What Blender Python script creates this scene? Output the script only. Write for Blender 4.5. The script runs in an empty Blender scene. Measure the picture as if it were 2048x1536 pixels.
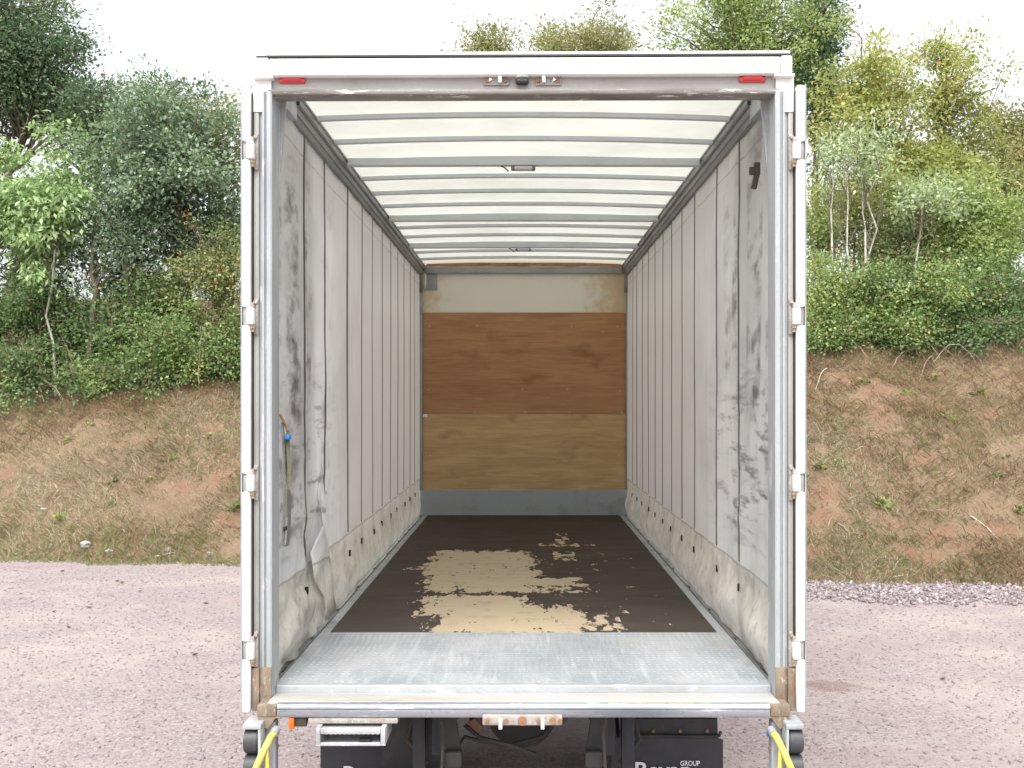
import bpy, bmesh, math, random
import numpy as np
from mathutils import Vector, Matrix

R = math.radians
scene = bpy.context.scene
COL = scene.collection

# ------------------------------------------------------------------ camera
CZ = 2.58            # camera height above the gravel
F = 2240.0           # focal length in photo pixels (photo 2048 wide)
cam_d = bpy.data.cameras.new("camera")
cam_d.sensor_width = 36.0
cam_d.lens = 36.0 * F / 2048.0
cam_d.shift_x = -(1047 - 1024) / 2048.0
cam_d.shift_y = (800 - 768) / 2048.0
cam_d.clip_start = 0.05
cam_d.clip_end = 2000
cam = bpy.data.objects.new("camera", cam_d)
cam.location = (0, 0, CZ)
cam.rotation_euler = (R(90), 0, 0)
COL.objects.link(cam)
scene.camera = cam

# ------------------------------------------------------------------ sky and sun (bright overcast)
SUN_DIR = Vector((-0.12, -0.70, 1.10)).normalized()      # towards the sun
world = bpy.data.worlds.new("World")
scene.world = world
world.use_nodes = True
wn = world.node_tree
wn.nodes.clear()
wo = wn.nodes.new("ShaderNodeOutputWorld")
wb = wn.nodes.new("ShaderNodeBackground")
sky = wn.nodes.new("ShaderNodeTexSky")
sky.sky_type = 'NISHITA'
sky.sun_disc = False
sky.sun_elevation = math.asin(SUN_DIR.z)
sky.sun_rotation = math.atan2(SUN_DIR.x, SUN_DIR.y)
sky.air_density = 1.0
sky.dust_density = 4.0
sky.ozone_density = 1.0
hs = wn.nodes.new("ShaderNodeHueSaturation")
hs.inputs['Saturation'].default_value = 0.16
hs.inputs['Value'].default_value = 1.0
wn.links.new(sky.outputs[0], hs.inputs['Color'])
wn.links.new(hs.outputs[0], wb.inputs['Color'])
wb.inputs['Strength'].default_value = 0.15
wn.links.new(wb.outputs[0], wo.inputs['Surface'])
sd = bpy.data.lights.new("sun", 'SUN')
sd.energy = 1.0
sd.angle = R(40)
sd.color = (1.0, 0.96, 0.9)
sun = bpy.data.objects.new("sun", sd)
sun.rotation_euler = (-SUN_DIR).to_track_quat('-Z', 'Y').to_euler()
sun.location = (-8, -8, 20)
COL.objects.link(sun)
scene.view_settings.view_transform = 'Standard'
scene.view_settings.look = 'None'
scene.view_settings.exposure = 1.2
scene.view_settings.gamma = 1.0
scene.render.engine = 'CYCLES'
scene.cycles.max_bounces = 10
scene.cycles.diffuse_bounces = 6
scene.cycles.transmission_bounces = 6
scene.cycles.use_denoising = True

# ------------------------------------------------------------------ node helpers
class NT:
    def __init__(s, name):
        s.m = bpy.data.materials.new(name)
        s.m.use_nodes = True
        s.t = s.m.node_tree
        s.b = s.t.nodes['Principled BSDF']
        s.out = s.t.nodes['Material Output']
        s._co = None
    def n(s, t): return s.t.nodes.new(t)
    def l(s, a, b): s.t.links.new(a, b)
    def put(s, sock, v):
        if isinstance(v, (int, float)): sock.default_value = v
        elif isinstance(v, (tuple, list)):
            d = sock.default_value
            if len(d) == 4 and len(v) == 3: v = tuple(v) + (1.0,)
            sock.default_value = v
        else: s.l(v, sock)
    def co(s):
        if s._co is None: s._co = s.n("ShaderNodeTexCoord").outputs['Object']
        return s._co
    def mapv(s, scale=(1, 1, 1), loc=(0, 0, 0), vec=None, rot=(0, 0, 0)):
        k = s.n("ShaderNodeMapping")
        s.l(vec or s.co(), k.inputs[0])
        k.inputs['Scale'].default_value = scale
        k.inputs['Location'].default_value = loc
        k.inputs['Rotation'].default_value = rot
        return k.outputs[0]
    def noise(s, scale=5, detail=4, rough=0.5, vec=None, dist=0.0):
        k = s.n("ShaderNodeTexNoise")
        s.l(vec or s.co(), k.inputs['Vector'])
        k.inputs['Scale'].default_value = scale
        k.inputs['Detail'].default_value = detail
        k.inputs['Roughness'].default_value = rough
        k.inputs['Distortion'].default_value = dist
        return k.outputs[0]
    def voro(s, scale=20, vec=None, feature='F1', out='Distance', rnd=1.0):
        k = s.n("ShaderNodeTexVoronoi")
        k.feature = feature
        s.l(vec or s.co(), k.inputs['Vector'])
        k.inputs['Scale'].default_value = scale
        k.inputs['Randomness'].default_value = rnd
        return k.outputs[out]
    def ramp(s, fac, stops, interp='LINEAR'):
        k = s.n("ShaderNodeValToRGB")
        s.l(fac, k.inputs[0])
        r = k.color_ramp
        r.interpolation = interp
        while len(r.elements) < len(stops): r.elements.new(0.5)
        for e, (p, c) in zip(r.elements, stops):
            e.position = p
            e.color = (c, c, c, 1) if isinstance(c, (int, float)) else tuple(c) + (1,)
        return k.outputs[0]
    def mix(s, fac, a, b, blend='MIX'):
        k = s.n("ShaderNodeMix")
        k.data_type = 'RGBA'
        k.blend_type = blend
        s.put(k.inputs[0], fac); s.put(k.inputs[6], a); s.put(k.inputs[7], b)
        return k.outputs[2]
    def math(s, op, a, b=0.0, c=None, clamp=False):
        k = s.n("ShaderNodeMath")
        k.operation = op
        k.use_clamp = clamp
        s.put(k.inputs[0], a); s.put(k.inputs[1], b)
        if c is not None: s.put(k.inputs[2], c)
        return k.outputs[0]
    def sep(s, vec=None):
        k = s.n("ShaderNodeSeparateXYZ")
        s.l(vec or s.co(), k.inputs[0])
        return k.outputs
    def attr(s, name):
        k = s.n("ShaderNodeAttribute")
        k.attribute_name = name
        return k.outputs['Fac']
    def bump(s, h, strength=0.3, dist=0.01):
        k = s.n("ShaderNodeBump")
        k.inputs['Strength'].default_value = strength
        k.inputs['Distance'].default_value = dist
        s.l(h, k.inputs['Height'])
        s.l(k.outputs[0], s.b.inputs['Normal'])
        return k.outputs[0]
    def smooth(s, v, lo, hi):
        k = s.n("ShaderNodeMapRange")
        k.interpolation_type = 'SMOOTHSTEP'
        s.put(k.inputs[0], v)
        k.inputs[1].default_value = lo; k.inputs[2].default_value = hi
        return k.outputs[0]
    def col(s, c): s.put(s.b.inputs['Base Color'], c)
    def rough(s, v): s.put(s.b.inputs['Roughness'], v)
    def metal(s, v): s.put(s.b.inputs['Metallic'], v)
    def spec(s, v): s.b.inputs['Specular IOR Level'].default_value = v
    def translucent(s, fac, color, normal=None):
        tr = s.n("ShaderNodeBsdfTranslucent")
        s.put(tr.inputs['Color'], color)
        mx = s.n("ShaderNodeMixShader")
        s.put(mx.inputs[0], fac)
        s.l(s.b.outputs[0], mx.inputs[1]); s.l(tr.outputs[0], mx.inputs[2])
        s.l(mx.outputs[0], s.out.inputs['Surface'])
    # union of soft boxes in a plane; list of (ca, cb, ha, hb); returns min normalised box distance
    def boxes(s, a, b, lst):
        res = None
        for (ca, cb, ha, hb) in lst:
            da = s.math('DIVIDE', s.math('ABSOLUTE', s.math('SUBTRACT', a, ca)), ha)
            db = s.math('DIVIDE', s.math('ABSOLUTE', s.math('SUBTRACT', b, cb)), hb)
            d = s.math('MAXIMUM', da, db)
            res = d if res is None else s.math('MINIMUM', res, d)
        return res

def worn(name, base, dark, rough=0.55, metal=0.0, scale=6, amount=0.5, light=None, streak=(1, 1, 1), rust=None, rust_amt=0.3, bump=0.15, fine=60):
    """general weathered surface: cloudy dirt, fine speckle, optional scuffs and rust"""
    t = NT(name)
    v = t.mapv(streak)
    n1 = t.noise(scale, 6, 0.6, v)
    f = t.smooth(n1, 0.62 - 0.35 * amount, 0.78)
    c = t.mix(f, base, dark)
    n2 = t.noise(fine, 3, 0.6)
    c = t.mix(t.math('MULTIPLY', t.smooth(n2, 0.5, 0.75), 0.35), c, dark)
    if light:
        n3 = t.noise(scale * 3.1, 5, 0.7, t.mapv(streak, (3.1, 7.7, 1.3)))
        c = t.mix(t.smooth(n3, 0.57, 0.66), c, light)
    if rust:
        n4 = t.noise(scale * 1.7, 6, 0.7, t.mapv(streak, (11, 5, 2)))
        c = t.mix(t.smooth(n4, 0.66 - 0.3 * rust_amt, 0.74), c, rust)
    t.col(c)
    t.rough(t.math('ADD', t.math('MULTIPLY', n1, 0.3), rough - 0.15))
    t.metal(metal)
    t.bump(t.math('ADD', n2, n1), bump, 0.003)
    return t.m

M = {}
M['galv'] = worn('galvanised_steel', (0.41, 0.435, 0.45), (0.27, 0.295, 0.31), 0.48, 0.2, 5, 0.55, light=(0.56, 0.58, 0.59), streak=(1, 1, 0.25))
M['galv_dark'] = worn('dull_galvanised', (0.34, 0.37, 0.39), (0.23, 0.255, 0.275), 0.55, 0.2, 4, 0.5)
M['galv_in'] = worn('dirty_rail_alloy', (0.25, 0.255, 0.255), (0.12, 0.12, 0.12), 0.5, 0.3, 3, 0.5, streak=(1, .3, 1))
M['bow'] = worn('roof_bow_alloy', (0.56, 0.59, 0.60), (0.45, 0.48, 0.49), 0.5, 0.1, 4, 0.4)
M['white'] = worn('white_coachwork', (0.82, 0.82, 0.80), (0.70, 0.69, 0.65), 0.35, 0, 5, 0.15, bump=0.03)
M['cream_paint'] = worn('aged_cream_paint', (0.36, 0.35, 0.32), (0.26, 0.245, 0.215), 0.55, 0, 7, 0.5, streak=(1, 1, .3))
M['header'] = worn('header_grey_paint', (0.40, 0.39, 0.375), (0.30, 0.285, 0.27), 0.55, 0.05, 6, 0.5, streak=(.5, 1, 1))
M['lip'] = worn('header_lip_chipped', (0.25, 0.23, 0.21), (0.11, 0.095, 0.085), 0.5, 0.1, 5, 0.6, light=(0.85, 0.84, 0.82), streak=(.35, 1, 3))
M['boot'] = worn('brown_road_film', (0.25, 0.195, 0.14), (0.14, 0.11, 0.085), 0.75, 0, 22, 0.75, light=(0.42, 0.39, 0.34), rust=(0.20, 0.075, 0.035), rust_amt=0.6, streak=(1, 1, .3), bump=0.4)
M['sill'] = worn('sill_alloy', (0.40, 0.415, 0.435), (0.28, 0.285, 0.285), 0.42, 0.3, 4, 0.45, light=(0.55, 0.56, 0.57), streak=(.4, 1.5, 1))
M['sill_ledge'] = worn('sill_ledge_dusty', (0.44, 0.435, 0.42), (0.34, 0.315, 0.285), 0.6, 0.1, 3, 0.6, light=(0.48, 0.48, 0.48), streak=(.4, 2, 1), rust=(0.50, 0.38, 0.24), rust_amt=0.1)
M['sill_lip'] = worn('sill_lip_scuffed', (0.36, 0.38, 0.41), (0.12, 0.135, 0.165), 0.4, 0.45, 4, 0.65, light=(0.86, 0.86, 0.86), streak=(.25, 1, 4))
M['rust'] = worn('rusty_bolt', (0.33, 0.18, 0.10), (0.20, 0.11, 0.07), 0.8, 0.1, 40, 0.6)
M['pin_tan'] = worn('ochre_hinge_pin', (0.40, 0.31, 0.20), (0.26, 0.18, 0.11), 0.8, 0.1, 40, 0.6)
M['rusty_zinc'] = worn('rusty_zinc_plate', (0.40, 0.38, 0.35), (0.27, 0.225, 0.19), 0.6, 0.2, 22, 0.6, light=(0.58, 0.58, 0.58), rust=(0.28, 0.14, 0.065), rust_amt=0.55)
M['zinc'] = worn('bright_zinc', (0.72, 0.74, 0.76), (0.5, 0.5, 0.5), 0.35, 0.4, 20, 0.4)
M['rubber'] = worn('black_rubber', (0.035, 0.037, 0.042), (0.06, 0.06, 0.062), 0.55, 0, 6, 0.3)
M['buffer'] = worn('grey_black_roller', (0.05, 0.052, 0.058), (0.085, 0.085, 0.085), 0.5, 0, 6, 0.3)
M['black'] = worn('black_plastic', (0.022, 0.023, 0.026), (0.05, 0.048, 0.045), 0.5, 0, 5, 0.3)
M['chassis'] = worn('dirty_chassis', (0.06, 0.05, 0.042), (0.028, 0.025, 0.023), 0.75, 0, 6, 0.6, rust=(0.16, 0.09, 0.05), rust_amt=0.2)
M['chassis_dk'] = worn('dark_chassis', (0.035, 0.034, 0.034), (0.02, 0.02, 0.02), 0.7, 0, 6, 0.5)
M['chassis_blue'] = worn('slate_chassis_paint', (0.03, 0.034, 0.042), (0.02, 0.022, 0.027), 0.6, 0, 6, 0.5)
M['yellow'] = worn('yellow_tube_paint', (0.60, 0.53, 0.10), (0.40, 0.35, 0.13), 0.55, 0, 22, 0.6, light=(0.68, 0.64, 0.32))
M['old_yellow'] = worn('old_yellow_paint', (0.50, 0.43, 0.22), (0.42, 0.40, 0.35), 0.6, 0, 60, 0.7)
M['orange'] = worn('orange_reflector', (0.85, 0.14, 0.01), (0.75, 0.10, 0.01), 0.3, 0, 14, 0.2)
M['step'] = worn('step_tray_grey', (0.46, 0.475, 0.485), (0.32, 0.32, 0.32), 0.45, 0.15, 8, 0.5, light=(0.62, 0.63, 0.64))
M['letter'] = worn('white_lettering', (0.85, 0.86, 0.88), (0.75, 0.76, 0.78), 0.5, 0, 8, 0.2, bump=0.02)
M['blue'] = worn('blue_plastic', (0.03, 0.22, 0.62), (0.02, 0.15, 0.45), 0.4, 0, 20, 0.3)
M['webbing'] = worn('grey_webbing', (0.42, 0.415, 0.39), (0.30, 0.29, 0.27), 0.85, 0, 30, 0.5)
M['webbing_olive'] = worn('olive_webbing', (0.34, 0.34, 0.22), (0.25, 0.25, 0.17), 0.85, 0, 30, 0.5)
M['strap'] = worn('dark_curtain_strap', (0.15, 0.14, 0.125), (0.24, 0.225, 0.20), 0.8, 0, 8, 0.5)
M['slot'] = worn('buckle_slot_black', (0.012, 0.012, 0.012), (0.02, 0.02, 0.02), 0.9, 0, 20, 0.2)

t = NT('red_lens')
t.col(t.mix(t.noise(90, 2), (0.72, 0.045, 0.055), (0.60, 0.03, 0.04)))
t.rough(0.25); t.b.inputs['Coat Weight'].default_value = 0.3
M['red'] = t.m
t = NT('lamp_diffuser')
t.col(t.mix(t.noise(50, 2), (0.62, 0.60, 0.66), (0.54, 0.53, 0.58))); t.rough(0.3)
M['lens'] = t.m
t = NT('glass_dark')
t.col(t.mix(t.noise(3, 2), (0.02, 0.025, 0.03), (0.03, 0.035, 0.04))); t.rough(0.08)
M['glass'] = t.m

# translucent roof sheet
t = NT('translucent_roof_sheet')
n1 = t.noise(1.2, 6, 0.65)
c = t.mix(t.smooth(n1, 0.38, 0.72), (0.79, 0.80, 0.755), (0.67, 0.67, 0.61))
c = t.mix(t.smooth(t.sep()[1], 12.9, 13.45), c, (0.62, 0.48, 0.36))
t.col(c); t.rough(0.5); t.spec(0.2)
t.translucent(0.42, t.mix(1.0, c, (0.90, 0.90, 0.875), 'MULTIPLY'))
M['roof'] = t.m

# curtain: off-white PVC, grimy near the tail, dusty cream skirt
def curtain_mat(name, side):
    t = NT(name)
    s = t.sep()
    y, z = s[1], s[2]
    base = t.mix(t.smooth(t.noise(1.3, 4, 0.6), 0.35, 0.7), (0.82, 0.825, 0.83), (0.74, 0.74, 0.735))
    base = t.mix(t.smooth(y, 6.3, 8.6), base, (0.69, 0.68, 0.645))  # darker towards the bulkhead: the daylight falloff is painted into the vinyl colour
    # blurred smudges: columns of blots
    v = t.mapv((1, 2.6, 5.5), (side * 3.3, 0, 0))
    b1 = t.smooth(t.noise(1.0, 4, 0.6, v, 0.0), 0.46, 0.74)
    col = t.noise(1.0, 2, 0.5, t.mapv((1, 3.6, 0.35), (side * 9.1, 1.7, 0)))
    b1 = t.math('MULTIPLY', b1, t.smooth(col, 0.45, 0.58))
    # horizontal smears, lower half
    v2 = t.mapv((1, 2.2, 15.0), (side * 5.3, 0, 0), rot=(R(-6), 0, 0))
    b2 = t.smooth(t.noise(1.0, 3, 0.6, v2, 0.1), 0.50, 0.74)
    b2 = t.math('MULTIPLY', b2, t.smooth(z, 3.05, 2.35))
    tail = t.smooth(y, 7.9 if side < 0 else 8.0, 6.3)
    low = t.smooth(z, 1.65, 1.95)
    d = t.math('MULTIPLY', t.math('MULTIPLY', t.math('MAXIMUM', b1, b2), tail), low)
    c = t.mix(t.math('MULTIPLY', d, 0.94), base, (0.10, 0.088, 0.085))
    cl = t.math('MULTIPLY', t.smooth(t.noise(1.0, 3, 0.5, t.mapv((1, 1.3, 1.7), (side * 2.2, 4, 1))), 0.42, 0.72), t.smooth(y, 10.5, 6.5))
    c = t.mix(t.math('MULTIPLY', cl, 0.33), c, (0.34, 0.325, 0.315))
    # fine vertical grime and general dinge
    v3 = t.mapv((1, 26, 1.1), (side, 0, 0))
    c = t.mix(t.math('MULTIPLY', t.smooth(t.noise(1, 4, 0.7, v3), 0.5, 0.8), 0.30), c, (0.38, 0.36, 0.33))
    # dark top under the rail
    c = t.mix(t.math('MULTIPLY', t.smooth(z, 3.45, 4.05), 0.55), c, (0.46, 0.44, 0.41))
    # skirt below the weld seam
    sk = t.noise(3.2, 6, 0.65)
    skc = t.mix(t.smooth(sk, 0.38, 0.66), (0.74, 0.715, 0.635), (0.50, 0.47, 0.40))
    skc = t.mix(t.math('MULTIPLY', t.smooth(t.noise(9, 5, 0.7), 0.52, 0.74), 0.8), skc, (0.22, 0.195, 0.155))
    c = t.mix(t.math('MULTIPLY', t.smooth(z, 1.637, 1.625), 0.8), c, skc)
    # weld seams
    for zz, w in ((1.632, 0.010), (3.955, 0.007)):
        k = t.smooth(t.math('ABSOLUTE', t.math('SUBTRACT', z, zz)), w, w * 0.3)
        c = t.mix(t.math('MULTIPLY', k, 0.45), c, (0.20, 0.185, 0.165))
    t.col(c); t.rough(0.5); t.spec(0.35)
    t.bump(t.noise(14, 4, 0.6), 0.12, 0.01)
    t.translucent(0.28, c)
    return t.m
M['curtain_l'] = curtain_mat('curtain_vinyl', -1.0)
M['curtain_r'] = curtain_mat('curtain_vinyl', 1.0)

# dark floor film worn to bare ply
t = NT('worn_floor_ply')
s = t.sep()
wob = t.noise(1.0, 6, 0.68, t.mapv((9.0, 3.2, 1)))
wob2 = t.noise(1.0, 4, 0.6, t.mapv((36.0, 13.0, 1), (3, 4, 0)))
pat = [(-0.36, 9.55, 0.46, 0.72), (-0.62, 9.2, 0.32, 0.10), (-0.32, 8.62, 0.44, 0.62), (0.10, 8.5, 0.34, 0.20),
       (-0.33, 7.54, 0.38, 0.40), (-0.10, 7.06, 0.48, 0.48), (0.26, 6.95, 0.13, 0.12),]
d = t.boxes(s[0], s[1], pat)
e = t.math('SUBTRACT', t.math('SUBTRACT', 1.0, d), 0.0)
e = t.math('MINIMUM', t.math('MULTIPLY', e, 1.4), 0.39)
e = t.math('MAXIMUM', e, -0.75)
nn = t.math('MULTIPLY', t.math('SUBTRACT', t.math('ADD', t.math('MULTIPLY', wob, 0.7), t.math('MULTIPLY', wob2, 0.3)), 0.5), 2.9)
mask = t.smooth(t.math('ADD', e, nn), 0.08, 0.12)
fk = t.boxes(s[0], s[1], [(0.45, 8.2, 0.55, 2.0)])
fleck = t.math('MULTIPLY', t.smooth(t.noise(1.0, 4, 0.65, t.mapv((13, 6, 1), (9, 2, 0))), 0.655, 0.67), t.smooth(fk, 1.05, 0.8))
mask = t.math('MAXIMUM', mask, fleck)
fk2 = t.boxes(s[0], s[1], [(0.33, 10.66, 0.20, 0.14), (0.36, 9.9, 0.10, 0.30), (0.38, 11.2, 0.07, 0.4), (0.25, 8.3, 0.24, 0.30), (0.60, 10.68, 0.08, 0.08), (0.45, 6.95, 0.16, 0.25)])
fleck2 = t.math('MULTIPLY', t.smooth(t.noise(1.0, 4, 0.65, t.mapv((15, 7, 1), (1, 5, 0))), 0.51, 0.53), t.smooth(fk2, 1.0, 0.98))
mask = t.math('MAXIMUM', mask, fleck2)
film = t.mix(t.smooth(t.noise(2.2, 5, 0.6, t.mapv((1, 2.5, 1))), 0.35, 0.7), (0.042, 0.031, 0.026), (0.064, 0.048, 0.040))
film = t.mix(t.math('MULTIPLY', t.smooth(s[1], 7.6, 6.6), 0.35), film, (0.085, 0.07, 0.06))
film = t.mix(t.smooth(t.noise(1, 3, 0.5, t.mapv((140, 3.0, 1), rot=(0, 0, R(14)))), 0.735, 0.765), film, (0.30, 0.23, 0.16))
film = t.mix(t.smooth(t.noise(60, 3, 0.6), 0.74, 0.78), film, (0.28, 0.22, 0.16))
wood = t.mix(t.noise(1, 5, 0.6, t.mapv((3, 45, 1))), (0.43, 0.345, 0.235), (0.54, 0.45, 0.32))
wood = t.mix(t.math('MULTIPLY', t.smooth(t.noise(5, 5, 0.7), 0.50, 0.75), 0.7), wood, (0.29, 0.235, 0.185))
t.col(t.mix(mask, film, wood))
t.rough(t.math('ADD', t.math('MULTIPLY', mask, 0.15), 0.62))
t.spec(0.22)
t.bump(t.math('SUBTRACT', t.noise(40, 3), t.math('MULTIPLY', mask, 0.8)), 0.25, 0.002)
M['floor'] = t.m

# chequer plate
t = NT('chequer_plate')
s = t.sep()
wv = t.noise(3, 2)
u = t.math('ADD', t.math('MULTIPLY', s[0], 92.0), t.math('MULTIPLY', wv, 6.0))
v = t.math('MULTIPLY', s[1], 62.0)
p1 = t.math('SINE', t.math('ADD', u, v)); p2 = t.math('SINE', t.math('SUBTRACT', u, v))
h = t.smooth(t.math('MULTIPLY', p1, p2), 0.25, 0.7)
cl = t.noise(1.6, 6, 0.65)
c = t.mix(t.smooth(cl, 0.38, 0.66), (0.43, 0.45, 0.47), (0.30, 0.33, 0.36))
c = t.mix(t.math('MULTIPLY', t.smooth(t.noise(1, 4, 0.6, t.mapv((24, 2.0, 1), rot=(0, 0, 0))), 0.5, 0.72), 0.5), c, (0.56, 0.58, 0.60))
c = t.mix(t.smooth(t.noise(2.6, 5, 0.6, t.mapv((1, 1, 1), (4, 2, 0))), 0.6, 0.75), c, (0.38, 0.35, 0.315))
c = t.mix(t.math('MULTIPLY', t.math('MULTIPLY', h, t.smooth(t.noise(9, 3, 0.7), 0.38, 0.66)), 0.5), c, (0.72, 0.74, 0.76))
t.col(c); t.metal(0.25)
t.rough(t.math('SUBTRACT', 0.55, t.math('MULTIPLY', h, 0.25)))
t.bump(h, 0.5, 0.003)
M['chequer'] = t.m

# plywood bulkhead sheets
def ply(name, a, b, dark, sc, off):
    t = NT(name)
    v = t.mapv((0.8, 1, 5.5), off, rot=(0, R(-4), 0))
    g = t.noise(sc, 6, 0.62, v, 0.9)
    c = t.mix(t.smooth(g, 0.3, 0.7), a, b)
    g2 = t.noise(1, 4, 0.6, t.mapv((3, 1, 70), off))
    c = t.mix(t.math('MULTIPLY', t.smooth(g2, 0.45, 0.75), 0.35), c, dark)
    k = t.noise(1.0, 3, 0.5, t.mapv((3.0, 1, 4.6), (off[0] + 7, 0, off[2] + 1)))
    c = t.mix(t.math('MULTIPLY', t.smooth(k, 0.56, 0.80), 0.6), c, dark)
    c = t.mix(t.smooth(t.noise(26, 3, 0.6), 0.735, 0.75), c, (0.6, 0.5, 0.36))
    t.col(c); t.rough(0.55); t.spec(0.3)
    t.bump(g2, 0.1, 0.002)
    return t.m
M['ply_up'] = ply('varnished_plywood', (0.47, 0.26, 0.13), (0.36, 0.175, 0.085), (0.20, 0.085, 0.04), 1.3, (2, 0, 1))
M['ply_lo'] = ply('pale_plywood', (0.60, 0.40, 0.21), (0.48, 0.30, 0.15), (0.27, 0.135, 0.065), 1.6, (5, 0, 4))

# cream bulkhead with brown water stains in the corners
t = NT('stained_cream_bulkhead')
s = t.sep()
dx = t.math('MULTIPLY', t.math('SUBTRACT', t.math('ABSOLUTE', t.math('ADD', s[0], 0.12)), 0.55), 1.3)
st = t.math('ADD', dx, t.math('MULTIPLY', t.math('SUBTRACT', t.noise(3.5, 5, 0.65), 0.5), 1.8))
c = t.mix(t.noise(2, 4), (0.80, 0.785, 0.69), (0.74, 0.72, 0.62))
c = t.mix(t.math('MULTIPLY', t.smooth(st, 0.25, 0.9), 0.75), c, (0.56, 0.40, 0.19))
t.col(c); t.rough(0.5)
M['bulkhead'] = t.m

# gravel yard
t = NT('pink_gravel')
vd = t.voro(48, out='Distance')
vc = t.voro(48, out='Color')
vs = t.n("ShaderNodeSeparateColor"); t.l(vc, vs.inputs[0])
c = t.ramp(vs.outputs[0], [(0.0, (0.235, 0.193, 0.196)), (0.35, (0.30, 0.254, 0.258)), (0.7, (0.345, 0.298, 0.30)), (1.0, (0.41, 0.365, 0.365))])
c = t.mix(t.math('MULTIPLY', t.smooth(vd, 0.3, 0.75), 0.3), c, (0.27, 0.215, 0.205))
big = t.noise(0.55, 6, 0.6)
c = t.mix(t.math('MULTIPLY', t.smooth(big, 0.42, 0.68), 0.65), c, (0.43, 0.37, 0.345))
c = t.mix(t.math('MULTIPLY', t.smooth(t.noise(0.35, 5, 0.6, t.mapv((1, 1.6, 1), (8, 3, 0))), 0.46, 0.68), 0.6), c, (0.31, 0.24, 0.24))
gs_ = t.sep()
ga = t.math('DIVIDE', t.math('SUBTRACT', gs_[0], 2.75), 0.30); gb = t.math('DIVIDE', t.math('SUBTRACT', gs_[1], 10.1), 0.22)
gd = t.math('ADD', t.math('ADD', t.math('MULTIPLY', ga, ga), t.math('MULTIPLY', gb, gb)), t.math('MULTIPLY', t.math('SUBTRACT', t.noise(6, 4), 0.5), 2.0))
c = t.mix(t.math('MULTIPLY', t.smooth(gd, 1.3, 0.2), 0.6), c, (0.20, 0.125, 0.11))
t.col(c); t.rough(0.9); t.spec(0.2)
hh = t.math('ADD', t.math('MULTIPLY', vd, -1.0), t.math('MULTIPLY', t.noise(9, 4), 0.8))
t.bump(hh, 0.5, 0.014)
M['gravel'] = t.m

def rnd_mat(name, stops, rough=0.8, trans=0.0, spec=0.3, attr='rnd', tboost=1.0):
    t = NT(name)
    if name.startswith('leaf_'):      # foliage greyed and lightened, pale overexposed haze put into the leaf colour
        stops = [(p, tuple((k * 0.82 + 0.18 * (0.3 * q[0] + 0.6 * q[1] + 0.1 * q[2])) * 1.38 for k in q)) for p, q in stops]
    c = t.ramp(t.attr(attr), stops)
    t.col(c); t.rough(rough); t.spec(spec)
    if trans:
        t.translucent(trans, t.mix(0.0, c, c) if tboost == 1.0 else t.mix(1.0, c, (tboost, tboost * 1.05, tboost * 0.7), 'MULTIPLY'))
    return t.m
M['stone'] = rnd_mat('loose_gravel_stone', [(0, (0.24, 0.195, 0.197)), (0.5, (0.30, 0.254, 0.258)), (0.95, (0.36, 0.31, 0.31)), (1, (0.42, 0.38, 0.375))], 0.9)
M['ballast'] = rnd_mat('mauve_ballast', [(0, (0.17, 0.135, 0.14)), (0.4, (0.27, 0.225, 0.235)), (0.85, (0.35, 0.30, 0.305)), (1, (0.52, 0.49, 0.49))], 0.9)
M['grass_dry'] = rnd_mat('dry_grass', [(0, (0.17, 0.115, 0.075)), (0.18, (0.29, 0.195, 0.11)), (0.36, (0.29, 0.235, 0.15)), (0.64, (0.50, 0.435, 0.31)), (0.80, (0.27, 0.265, 0.125)), (1, (0.17, 0.22, 0.08))], 0.9, 0.2)

M['bark'] = worn('grey_brown_bark', (0.19, 0.155, 0.12), (0.10, 0.08, 0.06), 0.9, 0, 9, 0.6, streak=(1, 1, .3))
M['birch'] = worn('pale_birch_bark', (0.58, 0.56, 0.50), (0.30, 0.27, 0.22), 0.8, 0, 7, 0.45, streak=(1, 1, 1.5))
M['cane'] = worn('dead_cane', (0.33, 0.26, 0.19), (0.22, 0.16, 0.11), 0.9, 0, 9, 0.6)
M['cane_pale'] = worn('bleached_stick', (0.55, 0.50, 0.43), (0.40, 0.34, 0.27), 0.9, 0, 9, 0.5)
M['rock'] = worn('pale_rock', (0.38, 0.36, 0.345), (0.27, 0.24, 0.225), 0.9, 0, 12, 0.5, bump=0.5)
M['leaf_brown'] = worn('dead_leaf', (0.25, 0.12, 0.06), (0.17, 0.08, 0.045), 0.8, 0, 30, 0.5)

def leafm(name, a, b, c, d=None, trans=0.3):
    st = [(0.0, a), (0.5, b), (0.88, c)]
    if d: st.append((1.0, d))
    return rnd_mat(name, st, 0.55, trans, 0.35, tboost=1.5)
M['lf_dark'] = leafm('leaf_dark_green', (0.042, 0.084, 0.039), (0.077, 0.133, 0.063), (0.133, 0.189, 0.084), (0.210, 0.210, 0.084))
M['lf_blue'] = leafm('leaf_grey_green', (0.055, 0.095, 0.055), (0.11, 0.17, 0.095), (0.21, 0.285, 0.175), (0.34, 0.40, 0.28))
M['lf_cherry'] = leafm('leaf_pale_green', (0.105, 0.182, 0.063), (0.196, 0.301, 0.105), (0.336, 0.448, 0.196), (0.420, 0.504, 0.280))
M['lf_bramble'] = rnd_mat('leaf_bramble', [(0, (0.17, 0.085, 0.045)), (0.10, (0.12, 0.09, 0.04)), (0.18, (0.065, 0.115, 0.034)), (0.5, (0.13, 0.205, 0.052)), (0.85, (0.25, 0.325, 0.08)), (1, (0.44, 0.38, 0.08))], 0.55, 0.3, 0.35, tboost=1.5)
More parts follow.
